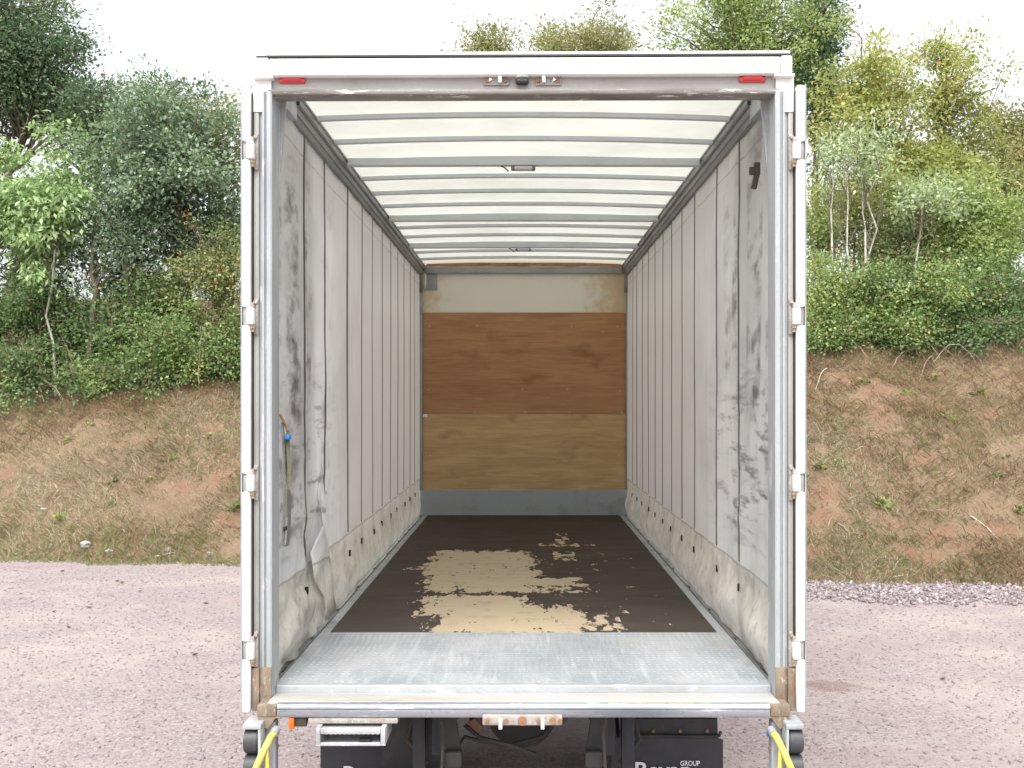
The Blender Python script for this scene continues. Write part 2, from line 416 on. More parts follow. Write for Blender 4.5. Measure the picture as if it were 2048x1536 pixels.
M['lf_bramble2'] = rnd_mat('leaf_bramble_dark', [(0, (0.15, 0.08, 0.045)), (0.12, (0.09, 0.075, 0.035)), (0.2, (0.05, 0.10, 0.036)), (0.55, (0.10, 0.175, 0.056)), (0.88, (0.18, 0.27, 0.075)), (1, (0.36, 0.34, 0.09))], 0.55, 0.3, 0.35, tboost=1.5)
M['lf_rose'] = leafm('leaf_dog_rose', (0.091, 0.119, 0.039), (0.161, 0.196, 0.059), (0.252, 0.266, 0.077), (0.336, 0.168, 0.070))
M['lf_yel'] = leafm('leaf_autumn_yellow', (0.126, 0.147, 0.039), (0.238, 0.266, 0.063), (0.378, 0.378, 0.098), (0.504, 0.266, 0.098), 0.4)
M['lf_olive'] = leafm('leaf_olive', (0.119, 0.133, 0.049), (0.210, 0.217, 0.084), (0.322, 0.280, 0.119), (0.420, 0.238, 0.112), 0.4)
M['lf_light'] = leafm('leaf_light_green', (0.12, 0.16, 0.045), (0.205, 0.265, 0.08), (0.32, 0.375, 0.13), (0.44, 0.42, 0.15), 0.4)
M['lf_silver'] = leafm('leaf_silvery', (0.140, 0.196, 0.105), (0.266, 0.329, 0.182), (0.434, 0.490, 0.308), (0.532, 0.560, 0.378), 0.35)
t = NT('red_berry'); t.col(t.mix(t.noise(40, 2), (0.55, 0.03, 0.02), (0.42, 0.02, 0.015))); t.rough(0.3); M['berry'] = t.m

# bank soil
SOIL = []      # filled below: red bare-soil patches (x, y, rx, ry)

# ------------------------------------------------------------------ object helpers
def new_obj(name, me, mat=None, parent=None):
    o = bpy.data.objects.new(name, me)
    if mat is not None and me is not None:
        if not me.materials: me.materials.append(M[mat] if isinstance(mat, str) else mat)
    COL.objects.link(o)
    if parent is not None:
        o.parent = parent
        o.matrix_parent_inverse = PINV.get(root_of(parent), Matrix()) if parent.parent is None else Matrix()
    return o
PINV = {}
def root_of(o):
    while o.parent is not None: o = o.parent
    return o.name
def empty(name, loc, label, cat, group=None, world_children=False):
    o = bpy.data.objects.new(name, None)
    o.location = loc
    o.empty_display_size = 0.3
    COL.objects.link(o)
    tag(o, label, cat, group)
    if world_children: PINV[o.name] = Matrix.Translation(-Vector(loc))
    return o
def tag(o, label, cat, group=None):
    o['label'] = label; o['category'] = cat
    if group: o['group'] = group
    return o

class B:
    """bmesh collector"""
    def __init__(s): s.bm = bmesh.new()
    def box(s, x0, x1, y0, y1, z0, z1, bev=0.0, seg=2, rot=None, piv=None):
        r = bmesh.ops.create_cube(s.bm, size=1.0)
        vs = r['verts']
        c = Vector(((x0 + x1) / 2, (y0 + y1) / 2, (z0 + z1) / 2))
        for v in vs:
            v.co = Vector((v.co.x * abs(x1 - x0), v.co.y * abs(y1 - y0), v.co.z * abs(z1 - z0))) + c
        if bev > 0:
            es = list({e for v in vs for e in v.link_edges})
            rr = bmesh.ops.bevel(s.bm, geom=es, offset=bev, segments=seg, affect='EDGES', profile=0.5)
            vs = list({v for f in rr['faces'] for v in f.verts} | {v for v in vs if v.is_valid})
        if rot is not None:
            p = Vector(piv) if piv is not None else c
            bmesh.ops.rotate(s.bm, verts=vs, cent=p, matrix=rot)
        return s
    def cyl(s, p0, p1, r0, r1=None, seg=16, caps=True):
        p0 = Vector(p0); p1 = Vector(p1)
        r1 = r0 if r1 is None else r1
        d = p1 - p0
        q = d.to_track_quat('Z', 'Y').to_matrix().to_4x4()
        m = Matrix.Translation((p0 + p1) / 2) @ q
        bmesh.ops.create_cone(s.bm, cap_ends=caps, cap_tris=False, segments=seg, radius1=r0, radius2=r1, depth=d.length, matrix=m)
        return s
    def tube(s, pts, r, seg=10, caps=True):
        pts = [Vector(p) for p in pts]
        n = len(pts)
        rr = r if isinstance(r, (list, tuple)) else [r] * n
        rings = []
        up = None
        for i, p in enumerate(pts):
            d = (pts[min(i + 1, n - 1)] - pts[max(i - 1, 0)]).normalized()
            a = d.orthogonal().normalized() if up is None else (up - d * up.dot(d)).normalized()
            up = a
            b = d.cross(a)
            rings.append([s.bm.verts.new(p + (a * math.cos(2 * math.pi * k / seg) + b * math.sin(2 * math.pi * k / seg)) * rr[i]) for k in range(seg)])
        for i in range(n - 1):
            for k in range(seg):
                s.bm.faces.new((rings[i][k], rings[i][(k + 1) % seg], rings[i + 1][(k + 1) % seg], rings[i + 1][k]))
        if caps:
            s.bm.faces.new(rings[0][::-1]); s.bm.faces.new(rings[-1])
        return s
    def prism(s, poly, axis, a, b):
        """poly: list of 2-tuples; axis: 'x','y' or 'z' the extrusion axis"""
        def mk(p, h):
            if axis == 'z': return (p[0], p[1], h)
            if axis == 'x': return (h, p[0], p[1])
            return (p[0], h, p[1])
        A = [s.bm.verts.new(mk(p, a)) for p in poly]
        Bv = [s.bm.verts.new(mk(p, b)) for p in poly]
        n = len(poly)
        s.bm.faces.new(A); s.bm.faces.new(Bv[::-1])
        for i in range(n):
            s.bm.faces.new((A[i], Bv[i], Bv[(i + 1) % n], A[(i + 1) % n]))
        return s
    def mesh(s, name, smooth=0, skew=0.0):
        bmesh.ops.recalc_face_normals(s.bm, faces=s.bm.faces)
        if skew:
            for v in s.bm.verts: v.co.z += skew * v.co.x
        me = bpy.data.meshes.new(name)
        s.bm.to_mesh(me); s.bm.free()
        if smooth:
            me.polygons.foreach_set('use_smooth', [True] * len(me.polygons))
            try: me.set_sharp_from_angle(angle=R(smooth))
            except Exception: pass
        return me
    def obj(s, name, mat, parent=None, smooth=35, skew=0.0):
        return new_obj(name, s.mesh(name, smooth, skew), mat, parent)

def np_mesh(name, V, Fc, rnd=None, smooth=False):
    k = Fc.shape[1]
    me = bpy.data.meshes.new(name)
    me.vertices.add(len(V)); me.vertices.foreach_set('co', np.ascontiguousarray(V, dtype=np.float32).ravel())
    me.loops.add(Fc.size); me.loops.foreach_set('vertex_index', np.ascontiguousarray(Fc, dtype=np.int32).ravel())
    me.polygons.add(len(Fc)); me.polygons.foreach_set('loop_start', np.arange(len(Fc), dtype=np.int32) * k)
    if rnd is not None:
        a = me.attributes.new('rnd', 'FLOAT', 'FACE')
        a.data.foreach_set('value', np.ascontiguousarray(rnd, dtype=np.float32))
    me.update(calc_edges=True)
    if smooth: me.polygons.foreach_set('use_smooth', np.ones(len(Fc), dtype=bool))
    return me

NOISE_TABLES = {}
def vnoise(x, y, seed=0):
    if seed not in NOISE_TABLES: NOISE_TABLES[seed] = np.random.RandomState(seed).rand(64, 64)
    T = NOISE_TABLES[seed]
    xi = np.floor(x).astype(int); yi = np.floor(y).astype(int)
    fx = x - xi; fy = y - yi
    fx = fx * fx * (3 - 2 * fx); fy = fy * fy * (3 - 2 * fy)
    g = lambda a, b: T[a % 64, b % 64]
    return (g(xi, yi) * (1 - fx) + g(xi + 1, yi) * fx) * (1 - fy) + (g(xi, yi + 1) * (1 - fx) + g(xi + 1, yi + 1) * fx) * fy
def fbm(x, y, seed=0, o=4):
    r = np.zeros_like(x, dtype=float); a = 0.5
    for i in range(o):
        r += a * vnoise(x * 2 ** i + 3.7 * i, y * 2 ** i + 1.3 * i, seed + i); a *= 0.5
    return r

# ------------------------------------------------------------------ terrain
def foot_line(x): return 16.8 - 0.17 * x + 0.12 * np.sin(x * 1.1) + 0.07 * np.sin(x * 3.3 + 1) + 0.05 * np.sin(x * 7.7) + 0.03 * np.sin(x * 17.0)
def bank_z(x, y):
    x = np.asarray(x, dtype=float); y = np.asarray(y, dtype=float)
    yf = foot_line(x)
    d = y - yf
    s = 0.62
    z = np.where(d < 0, d * 0.25, s * d)
    z = np.where(d > 6.0, s * 6.0 + (d - 6.0) * 0.22, z)
    z = np.minimum(z, 5.6 + 0.0 * z)
    amp = np.clip(d, 0, 1.2)
    z = z + amp * ((fbm(x * 0.8 + 20, y * 0.8 + 20, 5) - 0.47) * 0.5 + (fbm(x * 3 + 20, y * 3 + 20, 9) - 0.47) * 0.16)
    return z
def spot(px, py):
    """point of the bank or yard seen at a place of the photograph"""
    Ys = np.arange(6.0, 40.0, 0.02)
    gz = np.maximum(0.0, bank_z((px - 1047) * Ys / F, Ys)) - (CZ - (py - 800) * Ys / F)
    hit = np.nonzero(gz >= 0)[0]
    Y = float(Ys[hit[0]]) if len(hit) else 40.0
    X = (px - 1047) * Y / F
    return Vector((X, Y, max(0.0, float(bank_z(X, Y)))))

g = bmesh.new()
vs = [g.verts.new(p) for p in ((-150, -120, 0), (150, -120, 0), (150, 200, 0), (-150, 200, 0))]
g.faces.new(vs)
me = bpy.data.meshes.new('gravel_yard'); g.to_mesh(me); g.free()
yard = new_obj('gravel_yard', me, 'gravel'); yard['kind'] = 'structure'

for px, py, rx, ry in ((1650, 985, .35, .22), (1700, 1035, .55, .20), (1800, 1050, .5, .18), (1880, 1065, .4, .16), (1990, 1060, .5, .16), (1640, 1030, .4, .25),
                       (1765, 830, .22, .45), (1800, 795, .25, .2), (1980, 830, .3, .2), (1760, 780, .5, .2), (425, 860, .22, .28), (430, 965, .25, .2), (365, 975, .22, .14),
                       (235, 890, .25, .12), (10, 945, .25, .25), (460, 1040, .3, .15), (1830, 1110, .5, .12), (290, 890, .2, .1), (1620, 1110, .35, .2), (1930, 1100, .4, .1), (1700, 760, .4, .15), (1850, 920, .3, .15)):
    p = spot(px, py); SOIL.append((p.x, p.y, rx, ry))

t = NT('bank_soil')
s = t.sep()
c = t.mix(t.smooth(t.noise(2.2, 6, 0.65), 0.35, 0.68), (0.27, 0.195, 0.135), (0.18, 0.13, 0.09))
c = t.mix(t.smooth(t.noise(30, 4, 0.6), 0.5, 0.7), c, (0.32, 0.235, 0.14))
d = None
for (cx, cy, rx, ry) in SOIL:
    a = t.math('DIVIDE', t.math('SUBTRACT', s[0], cx), rx); b = t.math('DIVIDE', t.math('SUBTRACT', s[1], cy), ry)
    q = t.math('SQRT', t.math('ADD', t.math('MULTIPLY', a, a), t.math('MULTIPLY', b, b)))
    d = q if d is None else t.math('MINIMUM', d, q)
msk = t.smooth(t.math('ADD', d, t.math('MULTIPLY', t.math('SUBTRACT', t.noise(3.5, 5, 0.7), 0.5), 2.2)), 1.15, 0.25)
msk = t.math('MULTIPLY', msk, 0.62)
c = t.mix(msk, c, t.mix(t.noise(6, 5, 0.6), (0.30, 0.165, 0.112), (0.235, 0.125, 0.085)))
t.col(c); t.rough(0.95); t.spec(0.1)
t.bump(t.math('ADD', t.noise(12, 6, 0.7), t.noise(50, 4, 0.7)), 0.7, 0.05)
M['bank'] = t.m

gx = np.linspace(-45, 45, 361); gy = np.concatenate([np.linspace(13.0, 27, 141), np.linspace(27.5, 90, 40)])
XX, YY = np.meshgrid(gx, gy)
ZZ = bank_z(XX, YY)
V = np.stack([XX.ravel(), YY.ravel(), ZZ.ravel()], 1)
nx, ny = len(gx), len(gy)
i, j = np.meshgrid(np.arange(nx - 1), np.arange(ny - 1))
a = (j * nx + i).ravel()
Fq = np.stack([a, a + 1, a + nx + 1, a + nx], 1)
bank = new_obj('bank', np_mesh('bank', V, Fq, smooth=True), 'bank'); bank['kind'] = 'structure'

# ------------------------------------------------------------------ the lorry
FY = 5.333          # rear frame plane
BY = 13.44          # bulkhead plane
DK = 1.20           # deck height
TR = empty('box_lorry', (0, FY, 0), 'white curtain-sided box lorry seen from behind, rear doors folded open, empty load bay', 'lorry', world_children=True)
K = F / FY
def fx(px, D=FY): return (px - 1047) * D / F
def fz(py, D=FY): return CZ - (py - 800) * D / F
SK = 0.0042

# corner posts
for sgn in (-1, 1):
    prof = [(1.262, 5.47), (1.262, 5.358), (1.256, 5.362), (1.249, 5.362), (1.246, 5.339), (1.236, 5.337), (1.232, 5.347), (1.2275, 5.349),
            (1.225, 5.337), (1.221, 5.333), (1.206, 5.333), (1.199, 5.338), (1.198, 5.487), (1.262, 5.487)]
    post = B().prism([(sgn * p[0], p[1]) for p in prof], 'z', 1.165, 4.05).obj('corner_post', 'galv', TR, 20)
    B().box(sgn * 1.264, sgn * 1.289, 5.350, 5.46, 1.10, 4.06, 0.003).obj('post_flange', 'cream_paint', post)
    B().box(sgn * 1.244, sgn * 1.2905, 5.346, 5.35, 3.955, 4.135, 0.001).box(sgn * 1.204, sgn * 1.2905, 5.3465, 5.3505, 4.052, 4.135, 0.001).obj('corner_cover', 'white', post)
    bt = B().box(sgn * 1.258, sgn * 1.291, 5.326, 5.36, 1.100, 1.304, 0.004)
    bt.box(sgn * 1.200, sgn * 1.247, 5.324, 5.36, 1.128, 1.308, 0.004)
    bt.box(sgn * 1.246, sgn * 1.259, 5.342, 5.362, 1.105, 1.302)
    bt.obj('post_boot', 'boot', post)
    # corner block and gusset where post meets sill
    cb = B().box(sgn * 1.150, sgn * 1.238, 5.20, 5.335, 1.110, 1.162, 0.004)
    cb.prism([(sgn * 1.145, 1.112), (sgn * 1.235, 1.112), (sgn * 1.235, 1.07), (sgn * 1.19, 1.05)], 'y', 5.205, 5.235)
    cb.obj('corner_block', 'boot', post)
    # upper inside gusset
    gs = B().prism([(sgn * 1.197, 3.70), (sgn * 1.197, 4.14), (sgn * 1.13, 4.14), (sgn * 1.165, 4.05)], 'y', 5.50, 5.52)
    gs.obj('gusset', 'galv', post)

# header beam
hb = B().box(-1.262, 1.262, 5.360, 5.47, 4.062, 4.20)
hb.obj('header_beam', 'header', TR, skew=SK)
lp = B().box(-1.222, 1.222, 5.336, 5.46, 4.036, 4.064, 0.008, 3).obj('header_lip', 'lip', TR, skew=SK * 0.6)
cap = B()
cap.prism([(5.358, 4.123), (5.322, 4.121), (5.312, 4.126), (5.308, 4.140), (5.312, 4.196), (5.322, 4.206), (5.47, 4.210), (5.47, 4.125)], 'x', -1.205, 1.215)
cp = cap.obj('roof_cap', 'white', TR, 30, skew=SK)
for sgn in (-1, 1):
    e = B().box(sgn * 1.211 if sgn < 0 else 1.221, sgn * 1.278, 5.316, 5.47, 4.128, 4.212, 0.010, 3)
    e.box(sgn * 1.19, sgn * 1.287, 5.314, 5.40, 4.112, 4.1265, 0.003)
    e.obj('end_cap', 'white', cp, skew=SK)
B().box(-1.27, 1.262, 5.322, 5.36, 4.2135, 4.2205).obj('trim_strip', 'black', cp, skew=SK)
B().box(-1.225, 1.268, 5.320, 5.40, 4.2215, 4.236, 0.004).obj('roof_lip', 'white', cp, skew=SK)

# red marker lamps
for cx, cz in ((-1.106, 4.117), (1.0925, 4.122)):
    b = B().box(cx - 0.064, cx + 0.064, 5.345, 5.359, cz - 0.024, cz + 0.024, 0.007, 3)
    lamp = b.obj('marker_lamp', 'red', TR)
    B().box(cx - 0.045, cx + 0.045, 5.337, 5.3455, cz - 0.016, cz + 0.019, 0.004, 2).obj('lens', 'red', lamp)
    for s2 in (-1, 1):
        B().cyl((cx + s2 * 0.054, 5.3435, cz), (cx + s2 * 0.054, 5.347, cz), 0.004, seg=10).obj('screw', 'slot', lamp)
# reversing camera
rc = B().box(-0.040, 0.027, 5.315, 5.36, 4.112, 4.152, 0.012, 3).obj('reversing_camera', 'zinc', TR)
B().box(-0.038, 0.025, 5.318, 5.358, 4.083, 4.1115, 0.012, 3).obj('lens_housing', 'black', rc)
B().cyl((-0.007, 5.316, 4.102), (-0.007, 5.328, 4.102), 0.011, seg=16).obj('lens', 'glass', rc)
# header lock keeps
for x0, x1, lug in ((-0.191, -0.069, -0.112), (0.056, 0.182, 0.096)):
    k = B().box(x0, x1, 5.350, 5.359, 4.083, 4.126, 0.004).obj('lock_keep', 'rusty_zinc', TR)
    for xx in (x0 + 0.016, x1 - 0.016):
        B().cyl((xx, 5.340, 4.105), (xx, 5.351, 4.105), 0.011, 0.012, seg=6).obj('bolt', 'rust', k)
    B().box(lug - 0.009, lug + 0.009, 5.322, 5.351, 4.09, 4.131, 0.003).obj('lug', 'zinc', k)
    q = x0 + 0.033 if x0 < 0 else x1 - 0.036
    B().prism([(q - 0.008, 4.098), (q + 0.010, 4.108), (q - 0.004, 4.120)], 'y', 5.338, 5.351).obj('wedge', 'zinc', k)

# roof sheet with bows
xs = np.linspace(-1.215, 1.215, 25); ysr = np.linspace(5.47, 13.46, 41)
XX, YY = np.meshgrid(xs, ysr)
ZZ = CZ + 1.622 + 0.024 * (1 - (XX / 1.18) ** 2) + 0.004 * np.sin(YY * 10.87)
V = np.stack([XX.ravel(), YY.ravel(), ZZ.ravel()], 1)
i, j = np.meshgrid(np.arange(24), np.arange(40)); a = (j * 25 + i).ravel()
roof = new_obj('roof_sheet', np_mesh('roof_sheet', V, np.stack([a, a + 1, a + 26, a + 25], 1), smooth=True), 'roof', TR)
def bow_mesh(h, w, arch, z0):
    b = B()
    n = 16
    rows = []
    for kx in range(n + 1):
        x = -1.172 + 2.344 * kx / n
        z = z0 + arch * (1 - (x / 1.18) ** 2)
        rows.append([b.bm.verts.new((x, yy, z + zz)) for yy, zz in ((0, 0), (0, -h + 0.004), (0.004, -h), (w, -h), (w, 0))])
    for kx in range(n):
        for q in range(5):
            b.bm.faces.new((rows[kx][q], rows[kx][(q + 1) % 5], rows[kx + 1][(q + 1) % 5], rows[kx + 1][q]))
    b.bm.faces.new(rows[0]); b.bm.faces.new(rows[-1][::-1])
    return b.mesh('roof_bow', 30)
bow_me = bow_mesh(0.028, 0.032, 0.024, CZ + 1.616)
beam_me = bow_mesh(0.050, 0.055, 0.004, CZ + 1.612)
for k in range(-1, 12):
    o = new_obj('roof_bow', bow_me, 'bow', roof); o.location = (0, 6.37 + 0.578 * k, 0)
for k in (2, 6, 9):
    o = new_obj('cross_beam', beam_me, 'bow', roof); o.location = (0, 6.37 + 0.578 * k - 0.060, 0)
# lamps under two of the cross beams
for yy in (6.37 + 0.578 * 2 - 0.05, 6.37 + 0.578 * 9 - 0.05):
    zz = CZ + 1.562
    L = B().box(-0.085, 0.080, yy - 0.01, yy + 0.07, zz - 0.022, zz - 0.002, 0.012, 3).obj('interior_lamp', 'galv_in', TR)
    B().box(-0.060, 0.058, yy - 0.014, yy + 0.06, zz - 0.0235, zz - 0.001, 0.004).obj('diffuser', 'lens', L)
    pts = [(-0.150 + 0.01 * q, yy - 0.005, zz - 0.004 - 0.0028 * q * q * 0.5) for q in range(6)]
    B().tube(pts, 0.0045, 8).obj('loose_cable', 'black', L)

# roof side rails
for sgn in (-1, 1):
    rl = B()
    prof = [(1.262, 4.215), (1.186, 4.208), (1.181, 4.198), (1.181, 4.186), (1.188, 4.182), (1.188, 4.150), (1.196, 4.142), (1.204, 4.142), (1.207, 4.108), (1.216, 4.100), (1.224, 4.075), (1.262, 4.070)]
    rl.prism([(sgn * p[0], p[1]) for p in prof], 'y', 5.93, 13.45)
    rail = rl.obj('roof_rail', 'galv_in', TR, 25)
    B().box(sgn * 1.183, sgn * 1.212, 5.918, 5.932, 4.140, 4.182, 0.003).obj('end_plug', 'black', rail)
    B().prism([(sgn * 1.262, 4.205), (sgn * 1.20, 4.205), (sgn * 1.20, 4.06), (sgn * 1.262, 4.06)], 'y', 5.525, 5.93).obj('rail_end', 'galv', rail)

# curtains
STR_L = [6.34, 7.00, 7.90, 8.59, 9.19, 9.81, 10.44, 11.02, 11.62, 12.24, 12.75]
STR_R = [6.45, 7.18, 8.10, 8.76, 9.37, 9.95, 10.53, 11.08, 11.67, 12.24, 12.69]
def curtain_x(Y, Z, side):
    st = np.array([5.55] + (STR_L if side < 0 else STR_R) + [13.4])
    idx = np.clip(np.searchsorted(st, Y) - 1, 0, len(st) - 2)
    u = np.clip((Y - st[idx]) / (st[idx + 1] - st[idx]), 0, 1)
    bul = np.sin(np.pi * u) ** 0.7
    h = Z - DK
    pr = np.exp(-((h - 0.16) / 0.11) ** 2)
    amp = 0.030 if side < 0 else 0.052
    x = -amp * bul * pr * (0.75 + 0.5 * vnoise(Y * 1.7, Z * 0 + 2, 31))
    skirt = np.clip((0.43 - h) / 0.1, 0, 1)
    x += -(0.5 * fbm(Y * 5, Z * 7, 41) - 0.23) * 0.12 * skirt * ((0.7 + 1.3 * np.clip((8.0 - Y) / 1.5, 0, 1)) if side < 0 else 0.5)
    tail = np.clip((8.2 - Y) / 2.0, 0, 1)
    fold = fbm(Y * 2.6 + Z * 0.9, Z * 0.7, 51 if side < 0 else 57) - 0.47
    x += fold * 0.030 * (0.2 + tail)
    x += (fbm(Y * 3 + 5, Z * 9 + Y * 1.5, 61, 3) - 0.44) * 0.018 * tail * np.clip((2.9 - Z) / 0.8, 0, 1)
    if side < 0:
        # puckered lower tail corner of the near-side curtain
        pk = np.exp(-((Y - 6.4) / 0.75) ** 2) * np.clip((2.1 - Z) / 0.6, 0, 1)
        x += (fbm(Y * 8 - Z * 5, Z * 6, 71, 5) - 0.47) * 0.055 * pk
    x += 0.010 * (vnoise(Y * 6.5, Z * 0.35 + 3, 77) - 0.5) + 0.006 * (vnoise(Y * 15, Z * 0.6 + 8, 78) - 0.5)
    x += 0.006 * np.abs(np.sin(np.pi * u)) - 0.003
    return -x * 1.0
ny_, nz_ = 330, 110
yv = np.linspace(5.50, 13.40, ny_); zv = np.linspace(1.205, 4.085, nz_)
YY, ZZ = np.meshgrid(yv, zv)
i, j = np.meshgrid(np.arange(ny_ - 1), np.arange(nz_ - 1)); a = (j * ny_ + i).ravel()
Fq = np.stack([a, a + 1, a + ny_ + 1, a + ny_], 1)
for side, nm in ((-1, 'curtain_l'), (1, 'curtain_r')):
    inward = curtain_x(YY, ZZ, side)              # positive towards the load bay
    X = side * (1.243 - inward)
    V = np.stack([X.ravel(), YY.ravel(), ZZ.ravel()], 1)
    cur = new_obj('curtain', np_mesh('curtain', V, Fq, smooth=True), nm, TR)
    for sy in (STR_L if side < 0 else STR_R):
        zz = np.linspace(1.63 + 0.02, 4.08, 30)
        Vs = []
        for w in ((-0.013, 0.013) if sy < 8 else (-0.008, 0.008)):
            xin = curtain_x(np.full_like(zz, sy + w), zz, side)
            wob = 0.012 * (vnoise(zz * 1.3, np.full_like(zz, sy), 17) - 0.5)
            Vs.append(np.stack([side * (1.243 - xin - 0.004), np.full_like(zz, sy + w) + wob, zz], 1))
        Vv = np.concatenate(Vs); q = np.arange(29)
        Vb = Vv.copy(); Vb[:, 0] += side * 0.006
        fr = np.stack([q, q + 1, q + 31, q + 30], 1)
        Fall = np.concatenate([fr, fr + 60, np.stack([q, q + 1, q + 61, q + 60], 1), np.stack([q + 30, q + 31, q + 91, q + 90], 1)])
        new_obj('strap', np_mesh('strap', np.concatenate([Vv, Vb]), Fall, smooth=False), 'strap', cur)
        xin = float(curtain_x(np.array([sy]), np.array([1.50]), side)[0])
        B().box(side * (1.243 - xin - 0.010), side * (1.243 - xin + 0.01), sy - 0.014, sy + 0.014, 1.478, 1.522, 0.004).obj('buckle_slot', 'slot', cur)
    if side < 0:
        # torn outer skin hanging off the near-side curtain
        prof = [(6.60, 1.42), (6.66, 1.27), (6.78, 1.31), (6.86, 1.47), (6.80, 1.60), (6.92, 1.74), (6.97, 2.00), (6.93, 2.20), (6.78, 2.04), (6.62, 1.84), (6.46, 1.70), (6.45, 1.56)]
        bm = bmesh.new()
        cen = bm.verts.new((-1.185, 6.72, 1.72))
        ring = []
        for q, (yy, zz) in enumerate(prof):
            off = 0.03 + 0.045 * ((q * 7) % 5) / 4.0
            xin = float(curtain_x(np.array([yy]), np.array([zz]), -1)[0])
            ring.append(bm.verts.new((-(1.243 - xin) + (0.006 if q in (7, 8, 6) else off * 0.9), yy, zz)))
        for q in range(len(ring)):
            bm.faces.new((cen, ring[q], ring[(q + 1) % len(ring)]))
        bmesh.ops.subdivide_edges(bm, edges=bm.edges[:], cuts=3, use_grid_fill=True, smooth=0.4, fractal=0.25, seed=4)
        bmesh.ops.solidify(bm, geom=bm.faces[:], thickness=0.002)
        me = bpy.data.meshes.new('torn_flap'); bm.to_mesh(me); bm.free()
        me.polygons.foreach_set('use_smooth', [True] * len(me.polygons))
        tf = new_obj('torn_flap', me, 'curtain_l', cur)
# bracket buckle on the off-side curtain near the post
bk = B().box(1.168, 1.196, 5.70, 5.72, 3.655, 3.735, 0.004, rot=Matrix.Rotation(R(12), 3, 'Y'))
bk.box(1.148, 1.176, 5.69, 5.705, 3.725, 3.765, 0.003).box(1.176, 1.205, 5.695, 5.725, 3.725, 3.79, 0.003)
bk.obj('hanging_buckle', 'chassis', TR)

# floor
bounds = [6.633, 7.886, 9.09, 10.31, 11.53, 12.75, 13.42]
for k in range(len(bounds) - 1):
    B().box(-1.150, 1.150, bounds[k] + 0.0015, bounds[k + 1] - 0.0015, DK - 0.028, DK + (0.0006 if k % 2 else 0.0), 0.0015, 1).obj('floor_board', 'floor', TR, 0)
B().box(-1.150, 1.150, 5.452, 6.630, DK - 0.006, DK + 0.0045).obj('chequer_plate', 'chequer', TR, 0)
for sgn in (-1, 1):
    sr = B().box(sgn * 1.152, sgn * 1.207, 5.44, 13.42, DK - 0.03, DK - 0.001, 0.002, 1).obj('floor_edge_strip', 'galv', TR)
    ch = B().box(sgn * 1.209, sgn * 1.262, 5.49, 13.44, DK - 0.05, DK - 0.016).box(sgn * 1.209, sgn * 1.214, 5.49, 13.44, DK - 0.014, DK + 0.004)
    ch.obj('side_channel', 'galv_in', sr)
    for yy in (5.72, 5.76, 6.5, 7.4, 8.3, 9.2, 10.1, 11, 12):
        B().box(sgn * 1.217, sgn * 1.236, yy, yy + 0.05, DK - 0.014, DK - 0.004, 0.003).obj('rave_clip', 'chassis', sr)
    B().box(sgn * 1.264, sgn * 1.285, 5.49, 13.5, 1.06, 1.225, 0.004).obj('side_rave', 'white', TR)

# bulkhead
bh = B().box(-1.262, 1.262, BY, BY + 0.06, 1.02, 4.20).obj('bulkhead', 'bulkhead', TR)
B().box(-1.208, 1.226, BY - 0.022, BY - 0.003, 2.413 + 0.001, 3.628, 0.001, 1).obj('plywood_sheet', 'ply_up', bh)
B().box(-1.208, 1.226, BY - 0.021, BY - 0.003, 1.50, 2.411, 0.001, 1).obj('plywood_sheet', 'ply_lo', bh)
rs = random.Random(5)
for zz in (3.46, 2.70, 2.43, 1.92):
    for xx in (-1.14, -0.57, 0.0, 0.55, 1.15):
        if rs.random() < 0.12: continue
        x_ = xx + rs.uniform(-.03, .03); z_ = zz + rs.uniform(-.01, .01)
        B().cyl((x_, BY - 0.025, z_), (x_, BY - 0.020, z_), 0.005, seg=8).obj('screw', 'zinc', bh)
B().box(-1.262, 1.264, BY - 0.028, BY - 0.0005, DK - 0.004, 1.505, 0.003, 1).obj('kick_plate', 'galv_dark', TR)
for sgn in (-1, 1):
    fp = B().box(sgn * 1.210 if sgn < 0 else 1.228, sgn * 1.262, BY - 0.045, BY - 0.002, 1.507, 3.98, 0.003).obj('front_post', 'galv_dark', TR)
    B().prism([(sgn * 1.205, 4.09), (sgn * 1.262, 4.09), (sgn * 1.25, 3.86), (sgn * 1.205, 3.86)], 'y', BY - 0.07, BY - 0.046).obj('post_gusset', 'galv_in', fp)
B().box(-1.18, 1.18, BY - 0.05, BY - 0.002, 4.095, 4.165, 0.004).obj('front_top_beam', 'galv_dark', TR)
fc = B().box(-1.178, -1.035, BY - 0.008, BY - 0.001, 3.895, 4.094).obj('corner_plate', 'galv_dark', TR)
B().box(-1.185, -1.165, BY - 0.04, BY - 0.009, 3.92, 4.09, 0.003).obj('conduit', 'white', fc)
fl = bmesh.new()
n = 40
top, bot = [], []
for q in range(n + 1):
    x = -1.16 + 2.32 * q / n
    top.append(fl.verts.new((x, BY - 0.055, 4.222)))
    bot.append(fl.verts.new((x, BY - 0.060 + 0.006 * math.sin(q * 1.3), 4.178 + 0.008 * math.sin(q * 0.9) * math.sin(q * 0.37))))
for q in range(n): fl.faces.new((top[q], top[q + 1], bot[q + 1], bot[q]))
bmesh.ops.solidify(fl, geom=fl.faces[:], thickness=0.006)
me = bpy.data.meshes.new('roof_edge_flap'); fl.to_mesh(me); fl.free()
new_obj('roof_edge_flap', me, worn('pinkish_sealant', (0.50, 0.38, 0.30), (0.28, 0.17, 0.12), 0.8, 0, 6, 0.5), TR)
B().box(-1.205, -1.150, BY - 0.026, BY - 0.0225, 2.375, 2.408, 0.001).obj('torn_label', 'white', bh)

